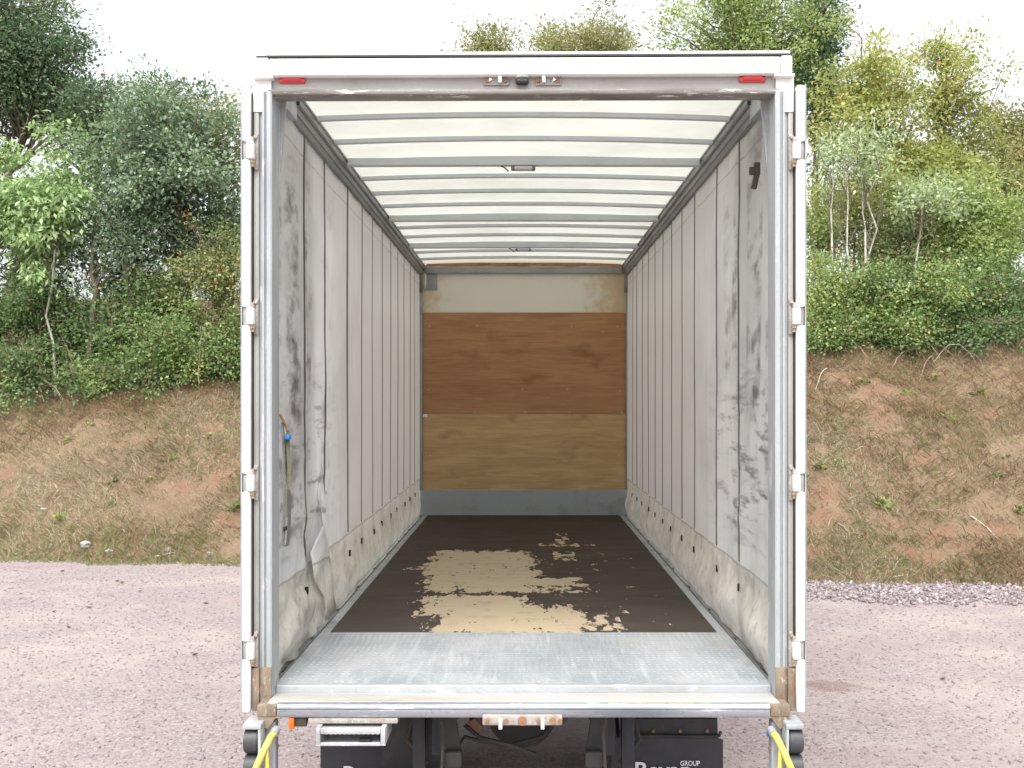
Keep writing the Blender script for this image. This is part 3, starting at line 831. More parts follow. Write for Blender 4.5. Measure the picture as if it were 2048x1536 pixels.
# sill
B().box(-1.197, 1.197, 5.412, 5.450, 1.12, DK + 0.002, 0.006, 3).obj('sill_step', 'sill', TR)
sl = B().box(-1.197, 1.197, 5.232, 5.411, 1.115, 1.1655, 0.002).obj('sill_ledge', 'sill_ledge', TR)
B().prism([(5.231, 1.168), (5.212, 1.166), (5.204, 1.158), (5.202, 1.146), (5.208, 1.142), (5.202, 1.138), (5.202, 1.112), (5.208, 1.104), (5.231, 1.102)], 'x', -1.146, 1.146).obj('sill_lip', 'sill_lip', sl, 40)
for xa, xb in ((0.40, 0.44), (0.47, 0.50), (0.515, 0.66), (0.672, 0.80), (0.83, 0.87)):
    B().box(xa, xb, 5.2140, 5.2195, 1.1665, 1.1688).obj('yellow_paint_mark', 'old_yellow', sl)
kp = B().box(-0.190, 0.180, 5.186, 5.201, 1.072, 1.122, 0.006, 3).obj('sill_lock_keep', 'rusty_zinc', TR)
for xx in (-0.170, -0.080, 0.070, 0.168):
    B().cyl((xx, 5.176, 1.095), (xx, 5.187, 1.095), 0.0105, 0.012, seg=6).obj('bolt', 'rust', kp)
B().cyl((-0.006, 5.181, 1.094), (-0.006, 5.187, 1.094), 0.021, seg=20).obj('rusty_disc', 'rust', kp)
for xx in (-0.106, 0.088):
    B().box(xx - 0.009, xx + 0.009, 5.150, 5.187, 1.064, 1.108, 0.003).obj('lug', 'zinc', kp)
B().cyl((0.135, 5.182, 1.094), (0.135, 5.187, 1.094), 0.016, seg=20).obj('rusty_disc', 'rust', kp)

# folded-back rear doors and hinges
HZ = [fz(p) for p in (303, 633, 965, 1299)]
hinge_parts = None
def hinge(z, sgn):
    h = B().box(sgn * 1.2655, sgn * 1.2855, 5.338, 5.349, z - 0.085, z + 0.085, 0.002).obj('hinge', 'rusty_zinc', TR)
    B().box(sgn * 1.277, sgn * 1.3105, 5.292, 5.337, z - 0.040, z + 0.040, 0.005, 3).obj('knuckle', 'white', h)
    B().box(sgn * 1.3115, sgn * 1.331, 5.316, 5.345, z - 0.041, z + 0.041, 0.003).obj('hinge_leaf', 'cream_paint', h)
    B().cyl((sgn * 1.289, 5.318, z + 0.042), (sgn * 1.289, 5.318, z + 0.066), 0.013, 0.011, seg=14).cyl((sgn * 1.276, 5.326, z + 0.070), (sgn * 1.276, 5.339, z + 0.070), 0.009, seg=10).obj('pin_head', 'rusty_zinc', h)
    B().cyl((sgn * 1.289, 5.318, z - 0.058), (sgn * 1.289, 5.318, z - 0.041), 0.014, seg=14).cyl((sgn * 1.286, 5.320, z - 0.075), (sgn * 1.286, 5.320, z - 0.0585), 0.009, seg=6).obj('pin_nut', 'pin_tan', h)
for sgn in (-1, 1):
    top, bottom = (4.062, 1.098) if sgn < 0 else (4.074, 1.098)
    door = B().box(sgn * 1.296, sgn * 1.334, 5.347, 6.56, bottom + 0.01, top - 0.01, 0.003).obj('rear_door', 'white', TR)
    edges = [top] + [v for z in HZ for v in (z + 0.042, z - 0.042)] + [bottom]
    for k in range(0, len(edges), 2):
        B().box(sgn * 1.2945, sgn * 1.3345, 5.302, 5.346, edges[k + 1], edges[k], 0.010, 3).obj('edge_trim', 'white', door)
    B().box(sgn * 1.3355, sgn * 1.343, 5.318, 6.58, bottom + 0.06, top + 0.006).obj('outer_skin', 'galv_dark', door)
    B().box(sgn * 1.2905, sgn * 1.2938, 5.33, 5.45, bottom + 0.05, top - 0.02).obj('door_seal', 'rubber', door)
    for z in HZ: hinge(z, sgn)
    # locking bars on the (outward-turned) door face
    for yy in (5.75, 6.3):
        B().cyl((sgn * 1.358, yy, bottom + 0.05), (sgn * 1.358, yy, top - 0.05), 0.011, seg=12).obj('lock_bar', 'zinc', door)

# dock buffers with rollers, and yellow grab handles
for sgn in (-1, 1):
    xo, xi = 1.288, 1.222
    bf = B().box(sgn * 1.205, sgn * xo, 5.135, 5.30, 1.068, 1.092, 0.004)
    bf.box(sgn * 1.205, sgn * 1.217, 5.13, 5.30, 0.60, 1.0675, 0.003)
    bf.box(sgn * 1.160, sgn * 1.204, 5.235, 5.30, 0.55, 1.075, 0.003)
    bf.box(sgn * 1.2205, sgn * 1.284, 5.262, 5.29, 0.60, 1.0665)
    bfo = bf.obj('buffer_bracket', 'galv', TR)
    for zc in (1.005, 0.885, 0.765, 0.648):
        rb = B().cyl((sgn * 1.2195, 5.185, zc), (sgn * 1.286, 5.185, zc), 0.0585, seg=32)
        es = [e for e in rb.bm.edges if len([f for f in e.link_faces if len(f.verts) > 4]) == 1]
        bmesh.ops.bevel(rb.bm, geom=es, offset=0.006, segments=2, affect='EDGES')
        rb.obj('roller', 'buffer', bfo, 40)
    hd = B().tube([(sgn * 1.158, 5.20, 1.035), (sgn * 1.170, 5.17, 1.02), (sgn * 1.200, 5.12, 0.95), (sgn * 1.222, 5.11, 0.895), (sgn * 1.262, 5.10, 0.80), (sgn * 1.285, 5.10, 0.72), (sgn * 1.285, 5.10, 0.52)], 0.0165, 14)
    hd.tube([(sgn * 1.181, 5.145, 0.985), (sgn * 1.176, 5.14, 0.90), (sgn * 1.174, 5.14, 0.70), (sgn * 1.19, 5.12, 0.55), (sgn * 1.283, 5.10, 0.52)], 0.011, 12)
    hd.obj('grab_handle', 'yellow', TR, 60)
    B().cyl((sgn * 1.153, 5.225, 1.045), (sgn * 1.160, 5.192, 1.030), 0.021, seg=14).obj('handle_socket', 'galv_dark', bfo)
    for zc in (1.02, 0.955) if sgn < 0 else (0.945,):
        B().cyl((sgn * 1.150, 5.26, zc), (sgn * 1.1615, 5.26, zc), 0.008, 0.011, seg=6).obj('bolt', 'rust', bfo)
    if sgn > 0:
        B().cyl((1.142, 5.25, 1.016), (1.1595, 5.25, 1.016), 0.013, seg=14).obj('blue_cap', 'blue', bfo)
# amber side reflector and its bracket
ar = B().box(-1.092, -1.067, 5.20, 5.26, 1.052, 1.100, 0.004).obj('amber_reflector', 'orange', TR)
B().box(-1.066, -1.012, 5.22, 5.26, 1.056, 1.098, 0.006).box(-1.06, -0.99, 5.23, 5.25, 1.078, 1.097).obj('bracket', 'chassis', ar)

# folding step tray under the sill
st = B().box(-1.000, -0.585, 5.205, 5.40, 1.076, 1.1005, 0.003).obj('step_mount', 'rusty_zinc', TR)
rot = Matrix.Rotation(R(0), 3, 'X')
tray = B()
tray.box(-0.955, -0.635, 5.150, 5.40, 0.9905, 0.998)                    # base
tray.box(-0.955, -0.935, 5.148, 5.40, 0.998, 1.072, 0.003)              # cheeks
tray.box(-0.657, -0.635, 5.148, 5.40, 0.998, 1.072, 0.003)
tray.box(-0.934, -0.658, 5.160, 5.40, 1.048, 1.060)                     # upper tread
tray.box(-0.934, -0.658, 5.146, 5.158, 1.044, 1.072, 0.003)
tray.box(-0.934, -0.658, 5.385, 5.40, 0.998, 1.048)
tray.box(-0.934, -0.658, 5.146, 5.154, 0.990, 1.006, 0.002)
for q in range(12):
    xx = -0.915 + q * 0.0215
    tray.box(xx, xx + 0.011, 5.162, 5.18, 1.036, 1.0475, 0.002)
    tray.box(xx, xx + 0.011, 5.28, 5.30, 1.000, 1.012, 0.002)
tr_ = tray.obj('folding_step', 'step', TR)
B().box(-0.760, -0.705, 5.17, 5.20, 1.000, 1.014, 0.003).obj('step_catch', 'black', tr_)

# mudguards, flaps with lettering
def text_mesh(txt, size, xscale=1.0, off=0.0):
    cu = bpy.data.curves.new('lettering', 'FONT')
    cu.body = txt; cu.size = size; cu.offset = off; cu.extrude = 0.0008; cu.resolution_u = 4
    ob = bpy.data.objects.new('lettering_tmp', cu); COL.objects.link(ob)
    bpy.context.view_layer.update()
    dg = bpy.context.evaluated_depsgraph_get()
    me = bpy.data.meshes.new_from_object(ob.evaluated_get(dg))
    bpy.data.objects.remove(ob); bpy.data.curves.remove(cu)
    co = np.empty(len(me.vertices) * 3); me.vertices.foreach_get('co', co); co = co.reshape(-1, 3)
    co[:, 0] -= co[:, 0].min()
    co[:, 0] *= xscale
    out = np.stack([co[:, 0], -co[:, 2], co[:, 1]], 1)
    me.vertices.foreach_set('co', out.astype(np.float32).ravel()); me.update()
    return me
MD = 6.10
bev_me = text_mesh('Bevan', 0.118, 1.0, 0.0022)
grp_me = text_mesh('GROUP', 0.0385, 1.0, 0.0005)
wB = max(v.co.x for v in bev_me.vertices); wG = max(v.co.x for v in grp_me.vertices)
for me, tgt, w in ((bev_me, 0.302, wB), (grp_me, 0.106, wG)):
    for v in me.vertices: v.co.x *= tgt / w
for sgn, x0, x1, ztop, dz in ((-1, fx(641, MD), fx(864, MD), fz(1482, MD), -0.022), (1, fx(1223, MD), fx(1446, MD), fz(1474, MD), 0.0)):
    fp = B()
    n = 14
    ff, bb = [], []
    for q in range(n + 1):
        for p in range(5):
            z = ztop - 0.62 * p / 4
            x = x0 + (x1 - x0) * q / n
            cr = 0.030 if (p == 0 and q in (0, n)) else 0.0
            yy = MD + 0.0 * math.sin(q / n * math.pi) - 0.012 * (p / 4.0)
            ff.append(fp.bm.verts.new((x, yy, z - cr * 0.5))); bb.append(fp.bm.verts.new((x, yy + 0.008, z - cr * 0.5)))
    for q in range(n):
        for p in range(4):
            k = q * 5 + p
            fp.bm.faces.new((ff[k], ff[k + 1], ff[k + 6], ff[k + 5])); fp.bm.faces.new((bb[k], bb[k + 5], bb[k + 6], bb[k + 1]))
    for k in range(4):
        fp.bm.faces.new((ff[k], bb[k], bb[k + 1], ff[k + 1])); e = n * 5
        fp.bm.faces.new((ff[e + k], ff[e + k + 1], bb[e + k + 1], bb[e + k]))
    for q in range(n):
        fp.bm.faces.new((ff[q * 5], ff[q * 5 + 5], bb[q * 5 + 5], bb[q * 5])); fp.bm.faces.new((ff[q * 5 + 4], bb[q * 5 + 4], bb[q * 5 + 9], ff[q * 5 + 9]))
    flap = fp.obj('mudflap', 'rubber', TR)
    capz = fz(1522, MD) + dz
    o = new_obj('lettering', bev_me, 'letter', flap); o.location = (x0 + 0.128, MD - 0.016, capz - 0.083)
    o = new_obj('lettering', grp_me, 'letter', flap); o.location = (x0 + 0.373, MD - 0.016, fz(1529.5, MD) + dz)
    mg = B()
    # mudguard: arched black panel above the flap
    pts = [(MD + 0.02, ztop + 0.005), (MD + 0.03, ztop + 0.09), (MD + 0.12, ztop + 0.155), (MD + 0.35, ztop + 0.19), (MD + 0.8, ztop + 0.20), (MD + 1.3, ztop + 0.16), (MD + 1.6, ztop - 0.02)]
    ip = [(y + 0.01, z - 0.012) for y, z in pts]
    mg.prism(pts + ip[::-1], 'x', x0 + 0.07, x1 - 0.025)
    mgo = mg.obj('mudguard', 'black', TR)
    B().tube([(x0 + 0.05, MD - 0.006, ztop + 0.010), (x1 - 0.08, MD - 0.006, ztop + 0.004), (x1 - 0.02, MD + 0.0, ztop + 0.008), (x1 - 0.008, MD + 0.03, ztop + 0.016)], 0.010, 10).obj('stay_bar', 'black', mgo)
    for q in range(4):
        xx = x0 + 0.08 + q * 0.148
        B().cyl((xx, MD + 0.008, ztop + 0.028), (xx, MD + 0.022, ztop + 0.028), 0.010, 0.011, seg=6).obj('bolt', 'rust', mgo)

B().prism([(fx(778, 5.9), 1.085), (fx(890, 5.9), 1.085), (fx(890, 5.9), 0.55), (fx(764, 5.9), 0.55), (fx(764, 5.9), fz(1500, 5.9))], 'y', 5.90, 5.915).obj('splash_plate', 'black', TR)
for yy in (6.75, 7.25):  # unseen beams added behind the air tank to deepen the shade underneath
    B().box(-0.38, 0.38, yy, yy + 0.08, 0.78, 1.05).obj('added_shade_beam', 'chassis_dk', TR)
# chassis
for sgn in (-1, 1):
    B().box(sgn * 0.385, sgn * 0.46, 5.62, 15.2, 0.80, 1.06).obj('chassis_rail', 'chassis_blue', TR)
    # hanger brackets
    hb = B().prism([(sgn * 0.27, 1.09), (sgn * 0.44, 1.09), (sgn * 0.42, 1.035), (sgn * 0.405, 0.80), (sgn * 0.30, 0.80), (sgn * 0.33, 1.0)], 'y', 5.5, 5.54)
    hb.box(sgn * 0.29, sgn * 0.40, 5.46, 5.495, 1.04, 1.09, 0.004).box(sgn * 0.30, sgn * 0.385, 5.44, 5.499, 0.79, 0.87, 0.01)
    hb.obj('hanger_bracket', 'chassis_dk', TR)
    B().tube([(sgn * 0.40, 5.42, 1.05), (sgn * 0.385, 5.40, 0.98), (sgn * 0.39, 5.41, 0.90), (sgn * 0.40, 5.42, 0.70)], 0.008, 8).obj('air_hose', 'chassis', TR)
    B().tube([(sgn * 0.62, 5.9, 1.05), (sgn * 0.56, 5.85, 0.95), (sgn * 0.60, 5.8, 0.82), (sgn * 0.5, 5.8, 0.70)], 0.014, 8).obj('cable_loom', 'chassis', TR)
    B().box(sgn * 0.50, sgn * 0.565, 5.7, 5.75, 0.60, 1.08, 0.004).obj('support_post', 'chassis_blue', TR)
cm = B().prism([(-0.24, 1.09), (0.22, 1.09), (0.22, 0.985), (0.19, 0.955), (-0.21, 0.955), (-0.24, 0.985)], 'y', 5.58, 5.70).obj('rear_crossmember', 'chassis', TR)
B().cyl((-0.01, 5.57, 0.972), (-0.01, 5.582, 0.972), 0.012, seg=8).obj('bolt', 'rusty_zinc', cm)
B().cyl((-0.008, 6.05, 0.885), (-0.008, 6.55, 0.885), 0.185, seg=36).obj('air_tank', 'chassis_dk', TR)
B().tube([(-0.30, 5.72, 0.92), (-0.22, 5.70, 0.86), (-0.05, 5.70, 0.82), (0.06, 5.72, 0.77)], 0.012, 8).obj('air_line', 'chassis_dk', TR)
B().tube([(-0.34, 5.70, 0.70), (-0.345, 5.70, 0.80), (-0.30, 5.72, 0.86), (-0.10, 5.75, 0.80), (0.10, 5.8, 0.84), (0.20, 5.85, 0.95)], 0.010, 8).obj('air_line', 'chassis_dk', TR)
B().cyl((-0.25, 5.78, 0.90), (-0.25, 5.9, 0.90), 0.035, seg=14).obj('filter_pot', 'rust', TR)
ax = B().cyl((-0.95, 7.9, 0.50), (0.95, 7.9, 0.50), 0.075, seg=18)
ax.cyl((0, 7.68, 0.50), (0, 8.12, 0.50), 0.22, 0.16, seg=24)
ax.obj('rear_axle', 'chassis_dk', TR)
ub = B().box(-1.0, 1.0, 5.75, 5.83, 0.52, 0.62, 0.01).obj('underrun_bar', 'chassis_dk', TR)
for q in range(11):
    B().box(-1.2, 1.2, 5.62 + 0.78 * q, 5.68 + 0.78 * q, 1.075, 1.165).obj('floor_bearer', 'chassis_dk', TR)
def wheel(x, y, w):
    n = 36
    bt = B()
    prof = [(-w / 2, 0.29), (-w / 2, 0.44), (-w / 2 + 0.03, 0.495), (w / 2 - 0.03, 0.495), (w / 2, 0.44), (w / 2, 0.29)]
    rings = [[bt.bm.verts.new((x + p[0], y + p[1] * math.cos(2 * math.pi * k / n), 0.498 + p[1] * math.sin(2 * math.pi * k / n))) for k in range(n)] for p in prof]
    for a_ in range(6):
        for k in range(n):
            bt.bm.faces.new((rings[a_][k], rings[a_][(k + 1) % n], rings[(a_ + 1) % 6][(k + 1) % n], rings[(a_ + 1) % 6][k]))
    ty = bt.obj('tyre', 'rubber', TR, 30)
    B().cyl((x - w * 0.4, y, 0.498), (x + w * 0.4, y, 0.498), 0.288, seg=32).obj('rim', 'galv_dark', ty)
for sgn in (-1, 1):
    wheel(sgn * 0.79, 7.9, 0.26); wheel(sgn * 1.08, 7.9, 0.26); wheel(sgn * 1.05, 13.95, 0.28)
# cab (ahead of the body)
cabp = [(13.62, 0.75), (15.45, 0.75), (15.58, 1.0), (15.60, 1.9), (15.30, 3.05), (15.0, 3.25), (13.62, 3.30)]
cb_ = B().prism(cabp, 'x', -1.18, 1.18).obj('cab', 'white', TR)
B().prism([(15.615, 1.92), (15.335, 3.0), (15.32, 3.0), (15.60, 1.92)], 'x', -1.05, 1.05).obj('windscreen', 'glass', cb_)
for sgn in (-1, 1):
    B().prism([(14.2, 1.95), (15.25, 1.95), (15.05, 2.9), (14.2, 2.9)], 'x', sgn * 1.182, sgn * 1.188).obj('side_window', 'glass', cb_)
    B().box(sgn * 0.75, sgn * 1.1, 15.59, 15.62, 1.1, 1.3, 0.01).obj('headlamp', 'lens', cb_)
    B().box(sgn * 1.22, sgn * 1.40, 15.15, 15.25, 2.1, 2.75, 0.03).obj('mirror', 'black', cb_)
B().box(-0.4, 0.4, 13.6, 15.4, 0.78, 0.95).obj('cab_subframe', 'chassis_dk', cb_)
B().cyl((-1.0, 13.95, 0.498), (1.0, 13.95, 0.498), 0.07, seg=14).obj('front_axle', 'chassis_dk', TR)

# webbing strap hanging inside the near-side post
def ribbon(pts, w, thick=0.0025):
    bm = bmesh.new(); L_, R_ = [], []
    for p in pts:
        L_.append(bm.verts.new((p[0] - w * 0.24, p[1] - w * 0.44, p[2]))); R_.append(bm.verts.new((p[0] + w * 0.24, p[1] + w * 0.44, p[2])))
    for q in range(len(pts) - 1): bm.faces.new((L_[q], L_[q + 1], R_[q + 1], R_[q]))
    bmesh.ops.solidify(bm, geom=bm.faces[:], thickness=thick)
    return bm
ws = empty('load_strap', (-1.196, 5.56, 1.84), 'grey webbing strap with blue tag hanging inside beside the left rear post', 'strap', world_children=True)
def bm_obj(bm, name, mat, parent):
    bmesh.ops.recalc_face_normals(bm, faces=bm.faces)
    me = bpy.data.meshes.new(name); bm.to_mesh(me); bm.free()
    me.polygons.foreach_set('use_smooth', [True] * len(me.polygons))
    return new_obj(name, me, mat, parent)
pts = []
for q in range(13):
    u = q / 12; pts.append((-1.192 + 0.010 * math.sin(u * 3.0) + 0.002 * u, 5.54, 2.47 - 0.58 * u))
for q in range(1, 9):
    a_ = math.pi * q / 8; pts.append((-1.178 - 0.014 + 0.0 + 0.014 * (1 - math.cos(a_)) * 1.0, 5.54, 1.89 - 0.035 * math.sin(a_)))
for q in range(1, 13):
    u = q / 12; pts.append((-1.164 + 0.006 * math.sin(u * 5) - 0.004 * u, 5.545, 1.89 + 0.52 * u))
bm_obj(ribbon(pts, 0.024), 'webbing_loop', 'webbing', ws)
bm_obj(ribbon([(-1.168, 5.545, 2.43), (-1.166, 5.545, 2.36), (-1.160, 5.545, 2.25), (-1.162, 5.545, 2.12), (-1.166, 5.545, 2.0)], 0.028), 'webbing_tail', 'webbing_olive', ws)
B().box(-1.176, -1.154, 5.515, 5.57, 2.385, 2.408, 0.003).obj('blue_tag', 'blue', ws)
B().tube([(-1.200, 5.52, 2.51), (-1.190, 5.53, 2.485), (-1.176, 5.54, 2.455), (-1.168, 5.545, 2.43)], 0.007, 8).obj('hook', 'rust', ws)
B().box(-1.186, -1.172, 5.525, 5.56, 1.935, 1.955, 0.003).obj('buckle', 'black', ws)

# ------------------------------------------------------------------ vegetation
def leaf_mesh(P, D, Nn, L, W, fold=0.12):
    S = np.cross(D, Nn); S /= np.linalg.norm(S, axis=1, keepdims=True) + 1e-9
    Nn = np.cross(S, D)
    L = L[:, None]; W = W[:, None]
    n = len(P)
    V = np.empty((n, 4, 3))
    V[:, 0] = P
    V[:, 1] = P + D * L * 0.45 + S * W * 0.5 + Nn * W * fold
    V[:, 2] = P + D * L
    V[:, 3] = P + D * L * 0.45 - S * W * 0.5 + Nn * W * fold
    b = np.arange(n)[:, None] * 4
    Fc = np.concatenate([b + np.array([[0, 1, 2]]), b + np.array([[0, 2, 3]])], 1).reshape(-1, 3)
    return V.reshape(-1, 3), Fc
def unit(a): return a / (np.linalg.norm(a, axis=1, keepdims=True) + 1e-9)
def tubes_mesh(lines, seg=5):
    """lines: list of (pts Nx3, radii N)"""
    VV, FF = [], []; base = 0
    ang = np.arange(seg) * 2 * np.pi / seg
    for pts, rad in lines:
        pts = np.asarray(pts, float); n = len(pts)
        d = np.gradient(pts, axis=0); d = unit(d)
        ref = np.array([0.0, 0, 1]) if abs(d[0][2]) < 0.8 else np.array([1.0, 0, 0])
        a = unit(np.cross(d, ref[None])); b = np.cross(d, a)
        ring = pts[:, None] + (a[:, None] * np.cos(ang)[None, :, None] + b[:, None] * np.sin(ang)[None, :, None]) * np.asarray(rad)[:, None, None]
        VV.append(ring.reshape(-1, 3))
        i, j = np.meshgrid(np.arange(n - 1), np.arange(seg), indexing='ij')
        q = base + i * seg + j; q2 = base + i * seg + (j + 1) % seg
        FF.append(np.stack([q, q2, q2 + seg, q + seg], -1).reshape(-1, 4))
        base += n * seg
    return np.concatenate(VV), np.concatenate(FF)
def curve_pts(rs, p0, p1, n=5, wob=0.06, sag=0.0):
    u = np.linspace(0, 1, n)[:, None]
    L = np.linalg.norm(p1 - p0)
    pts = p0 + (p1 - p0) * u
    off = rs.randn(n, 3) * wob * L; off[0] = 0; off[-1] *= 0.3
    pts = pts + off
    pts[:, 2] += sag * L * (4 * u[:, 0] * (1 - u[:, 0]))
    return pts

def plant(name, label, cat, base, ctr, rad, clumps, per, clump_r, leaf, mat, seed, trunk_r=0.06, bark='bark', stems=1, group=None,
          droop=0.2, asp=0.55, hollow=0.5, spread=0.1, berries=0, bare=0, shape_amp=0.3, flat=0.75, trunk_top=0.5, crown_name='crown', low_edge=0.0, mixw=0.45):
    rs = np.random.RandomState(seed)
    root = empty(name, tuple(base), label, cat, group)
    base = np.array(base, float); ctr = np.array(ctr, float) - base; rad = np.array(rad, float)
    # clump centres inside an uneven ellipsoid
    d = unit(rs.randn(clumps, 3))
    ph = rs.rand(6) * 6.28
    f = 1 + shape_amp * (np.sin(3 * np.arctan2(d[:, 1], d[:, 0]) + ph[0]) * 0.4 + np.sin(5 * d[:, 2] + ph[1]) * 0.4 + np.sin(7 * d[:, 0] + ph[2]) * 0.35) + rs.randn(clumps) * 0.08
    r = rs.rand(clumps) ** hollow
    C = ctr + d * rad * (f * r)[:, None]
    tz = bank_z(C[:, 0] + base[0], C[:, 1] + base[1]) - base[2]
    if low_edge:      # sprawling skirt that follows the slope down towards the yard
        k = rs.rand(clumps) < low_edge
        C[k, 2] = tz[k] + 0.1 + 0.35 * rs.rand(k.sum())
        C[k, 1] -= rs.rand(k.sum()) * 0.3 * rad[1]
        tz = bank_z(C[:, 0] + base[0], C[:, 1] + base[1]) - base[2]
    C[:, 2] = np.maximum(C[:, 2], tz + 0.10)
    # wood
    lines = []
    for k in range(stems):
        off = np.array([rs.randn() * spread, rs.randn() * spread, 0]) if stems > 1 else np.zeros(3)
        topo = ctr + np.array([rs.randn() * rad[0] * 0.25 * (stems > 1), rs.randn() * rad[1] * 0.25 * (stems > 1), rad[2] * trunk_top])
        tp = curve_pts(rs, off + np.array([0, 0, -0.15]), topo, 9, 0.012)
        lines.append((tp, np.linspace(trunk_r, trunk_r * 0.22, 9)))
    trunks = [l[0] for l in lines]
    for c in C:
        tp = trunks[rs.randint(len(trunks))]
        cand = tp[(tp[:, 2] < c[2] - 0.05)]
        if len(cand) < 2: cand = tp[:3]
        dist = np.linalg.norm(cand - c, axis=1)
        s0 = cand[np.argsort(dist)[min(len(cand) - 1, rs.randint(0, 2))]]
        pts = curve_pts(rs, s0, c, 5, 0.05, 0.04)
        lines.append((pts, np.linspace(trunk_r * 0.28, trunk_r * 0.06 + 0.002, 5)))
    for q in range(bare):
        c = ctr + unit(rs.randn(1, 3))[0] * rad * 1.12
        c[2] = max(c[2], 0.3)
        tp = trunks[rs.randint(len(trunks))]
        lines.append((curve_pts(rs, tp[rs.randint(3, 8)], c, 6, 0.05, 0.05), np.linspace(trunk_r * 0.25, 0.003, 6)))
    Vt, Ft = tubes_mesh(lines)
    tm = np_mesh('trunk', Vt, Ft, smooth=True)
    tm.materials.append(M[bark]); tm.materials.append(M['bark' if bark == 'birch' else bark])
    tm.polygons.foreach_set('material_index', (np.arange(len(Ft)) >= stems * 8 * 5).astype(np.int32))
    new_obj('trunk', tm, None, root)
    # leaves
    n = clumps * per
    ci = np.repeat(np.arange(clumps), per)
    cs = clump_r * (0.6 + 0.8 * rs.rand(clumps))
    G = rs.randn(n, 3) * np.array([1, 1, flat])
    P = C[ci] + G * cs[ci][:, None] * 0.62
    out = unit(G + 0.5 * unit(P - ctr))
    D = unit(out + rs.randn(n, 3) * 0.7 + np.array([0, 0, -droop]))
    Nn = unit(rs.randn(n, 3) * 0.75 + np.array([0, -0.25, 1.0]) + 0.3 * unit(P - ctr))
    L = leaf * (0.55 + 0.75 * rs.rand(n)); W = L * asp * (0.8 + 0.4 * rs.rand(n))
    keep = P[:, 2] > bank_z(P[:, 0] + base[0], P[:, 1] + base[1]) - base[2] + 0.01
    P, D, Nn, L, W, ci = P[keep], D[keep], Nn[keep], L[keep], W[keep], ci[keep]
    V, Fc = leaf_mesh(P, D, Nn, L, W)
    cr = rs.rand(clumps)
    rnd = np.clip(mixw * cr[ci] + (1 - mixw) * rs.rand(len(P)) + 0.06 * rs.randn(len(P)), 0, 1)
    new_obj(crown_name, np_mesh(crown_name, V, Fc, np.repeat(rnd, 2)), mat, root)
    if berries:
        b = bmesh.new()
        for q in range(berries):
            c = C[rs.randint(clumps)]
            o = unit(rs.randn(1, 3))[0] * clump_r * 0.9; o[1] = -abs(o[1])
            for w in range(rs.randint(1, 4)):
                p = c + o + rs.randn(3) * 0.03
                bmesh.ops.create_icosphere(b, subdivisions=1, radius=0.017, matrix=Matrix.Translation(Vector(p)))
        bm_obj(b, 'berries', 'berry', root)['kind'] = 'stuff'
    return root

def up(px, py, Y): return ((px - 1047) * Y / F, Y, CZ - (py - 800) * Y / F)
def ground_at(x, y): return (x, y, float(bank_z(x, y)))
seed = [100]
def tree(name, label, px, py, Y, rpx, rpy, mat, clumps=60, per=170, leaf=0.10, basepx=None, cat='tree', **kw):
    c = up(px, py, Y)
    bx = ((basepx if basepx is not None else px) - 1047) * Y / F
    seed[0] += 1
    kw.setdefault('clump_r', 0.42)
    kw.setdefault('trunk_r', 0.09)
    ry = kw.pop('ry', rpx * Y / F * 0.9)
    return plant(name, label, cat, ground_at(bx, Y), c, (rpx * Y / F, ry, rpy * Y / F), clumps, per, kw.pop('clump_r'), leaf, mat, seed[0], **kw)

# left-hand trees
tree('broadleaf_tree', 'tall dark green tree at the top left corner of the photo', 30, 120, 27.0, 160, 190, 'lf_dark', 135, 230, 0.105, clump_r=0.46, trunk_r=0.16, bark='bark')
tree('broadleaf_tree', 'dark tree with bare brown twigs between the corner tree and the grey-green tree', 195, 245, 26.3, 95, 120, 'lf_dark', 50, 150, 0.10, trunk_r=0.10, bare=22)
tree('whitebeam_tree', 'large rounded grey-green tree on the bank left of the lorry', 345, 350, 24.2, 165, 190, 'lf_blue', 125, 200, 0.098, asp=0.62, clump_r=0.40, trunk_r=0.10, stems=3, spread=0.25, bare=12)
tree('whitebeam_tree', 'thin-topped olive tree behind the grey-green tree, beside the left door', 440, 285, 25.6, 85, 105, 'lf_olive', 40, 120, 0.09, clump_r=0.36, bare=16)
tree('small_tree', 'sparse upright tree poking above the grey-green tree', 345, 205, 26.0, 85, 72, 'lf_dark', 34, 100, 0.09, clump_r=0.34, bare=14)
tree('cherry_sapling', 'young cherry sapling with drooping pale green leaves at the left edge', 100, 420, 22.9, 88, 170, 'lf_cherry', 62, 80, 0.15, asp=0.42, clump_r=0.34, droop=0.9, trunk_r=0.035, bark='birch', hollow=0.55, flat=0.45, basepx=112)
tree('cherry_sapling', 'slim pale-leaved sapling cut by the left edge of the photo', -10, 400, 23.2, 70, 130, 'lf_cherry', 40, 80, 0.14, asp=0.42, clump_r=0.34, droop=0.9, trunk_r=0.03, bark='birch', flat=0.5)
tree('broadleaf_tree', 'green tree outside the left edge behind the saplings', -190, 260, 26.0, 170, 260, 'lf_dark', 70, 120, 0.12, clump_r=0.5, trunk_r=0.12)
tree('hawthorn_tree', 'dark hawthorn filling the gap under the grey-green tree', 240, 480, 23.4, 120, 110, 'lf_blue', 60, 150, 0.085, clump_r=0.38, stems=3, spread=0.2)
tree('hawthorn_tree', 'green hawthorn standing behind the cherry sapling at the left', 70, 480, 24.6, 150, 130, 'lf_dark', 70, 150, 0.09, clump_r=0.42, stems=3, spread=0.2)
tree('hawthorn_tree', 'green hawthorn behind the dog rose beside the left door', 450, 455, 24.6, 70, 110, 'lf_blue', 50, 140, 0.09, clump_r=0.40, stems=3, spread=0.2)
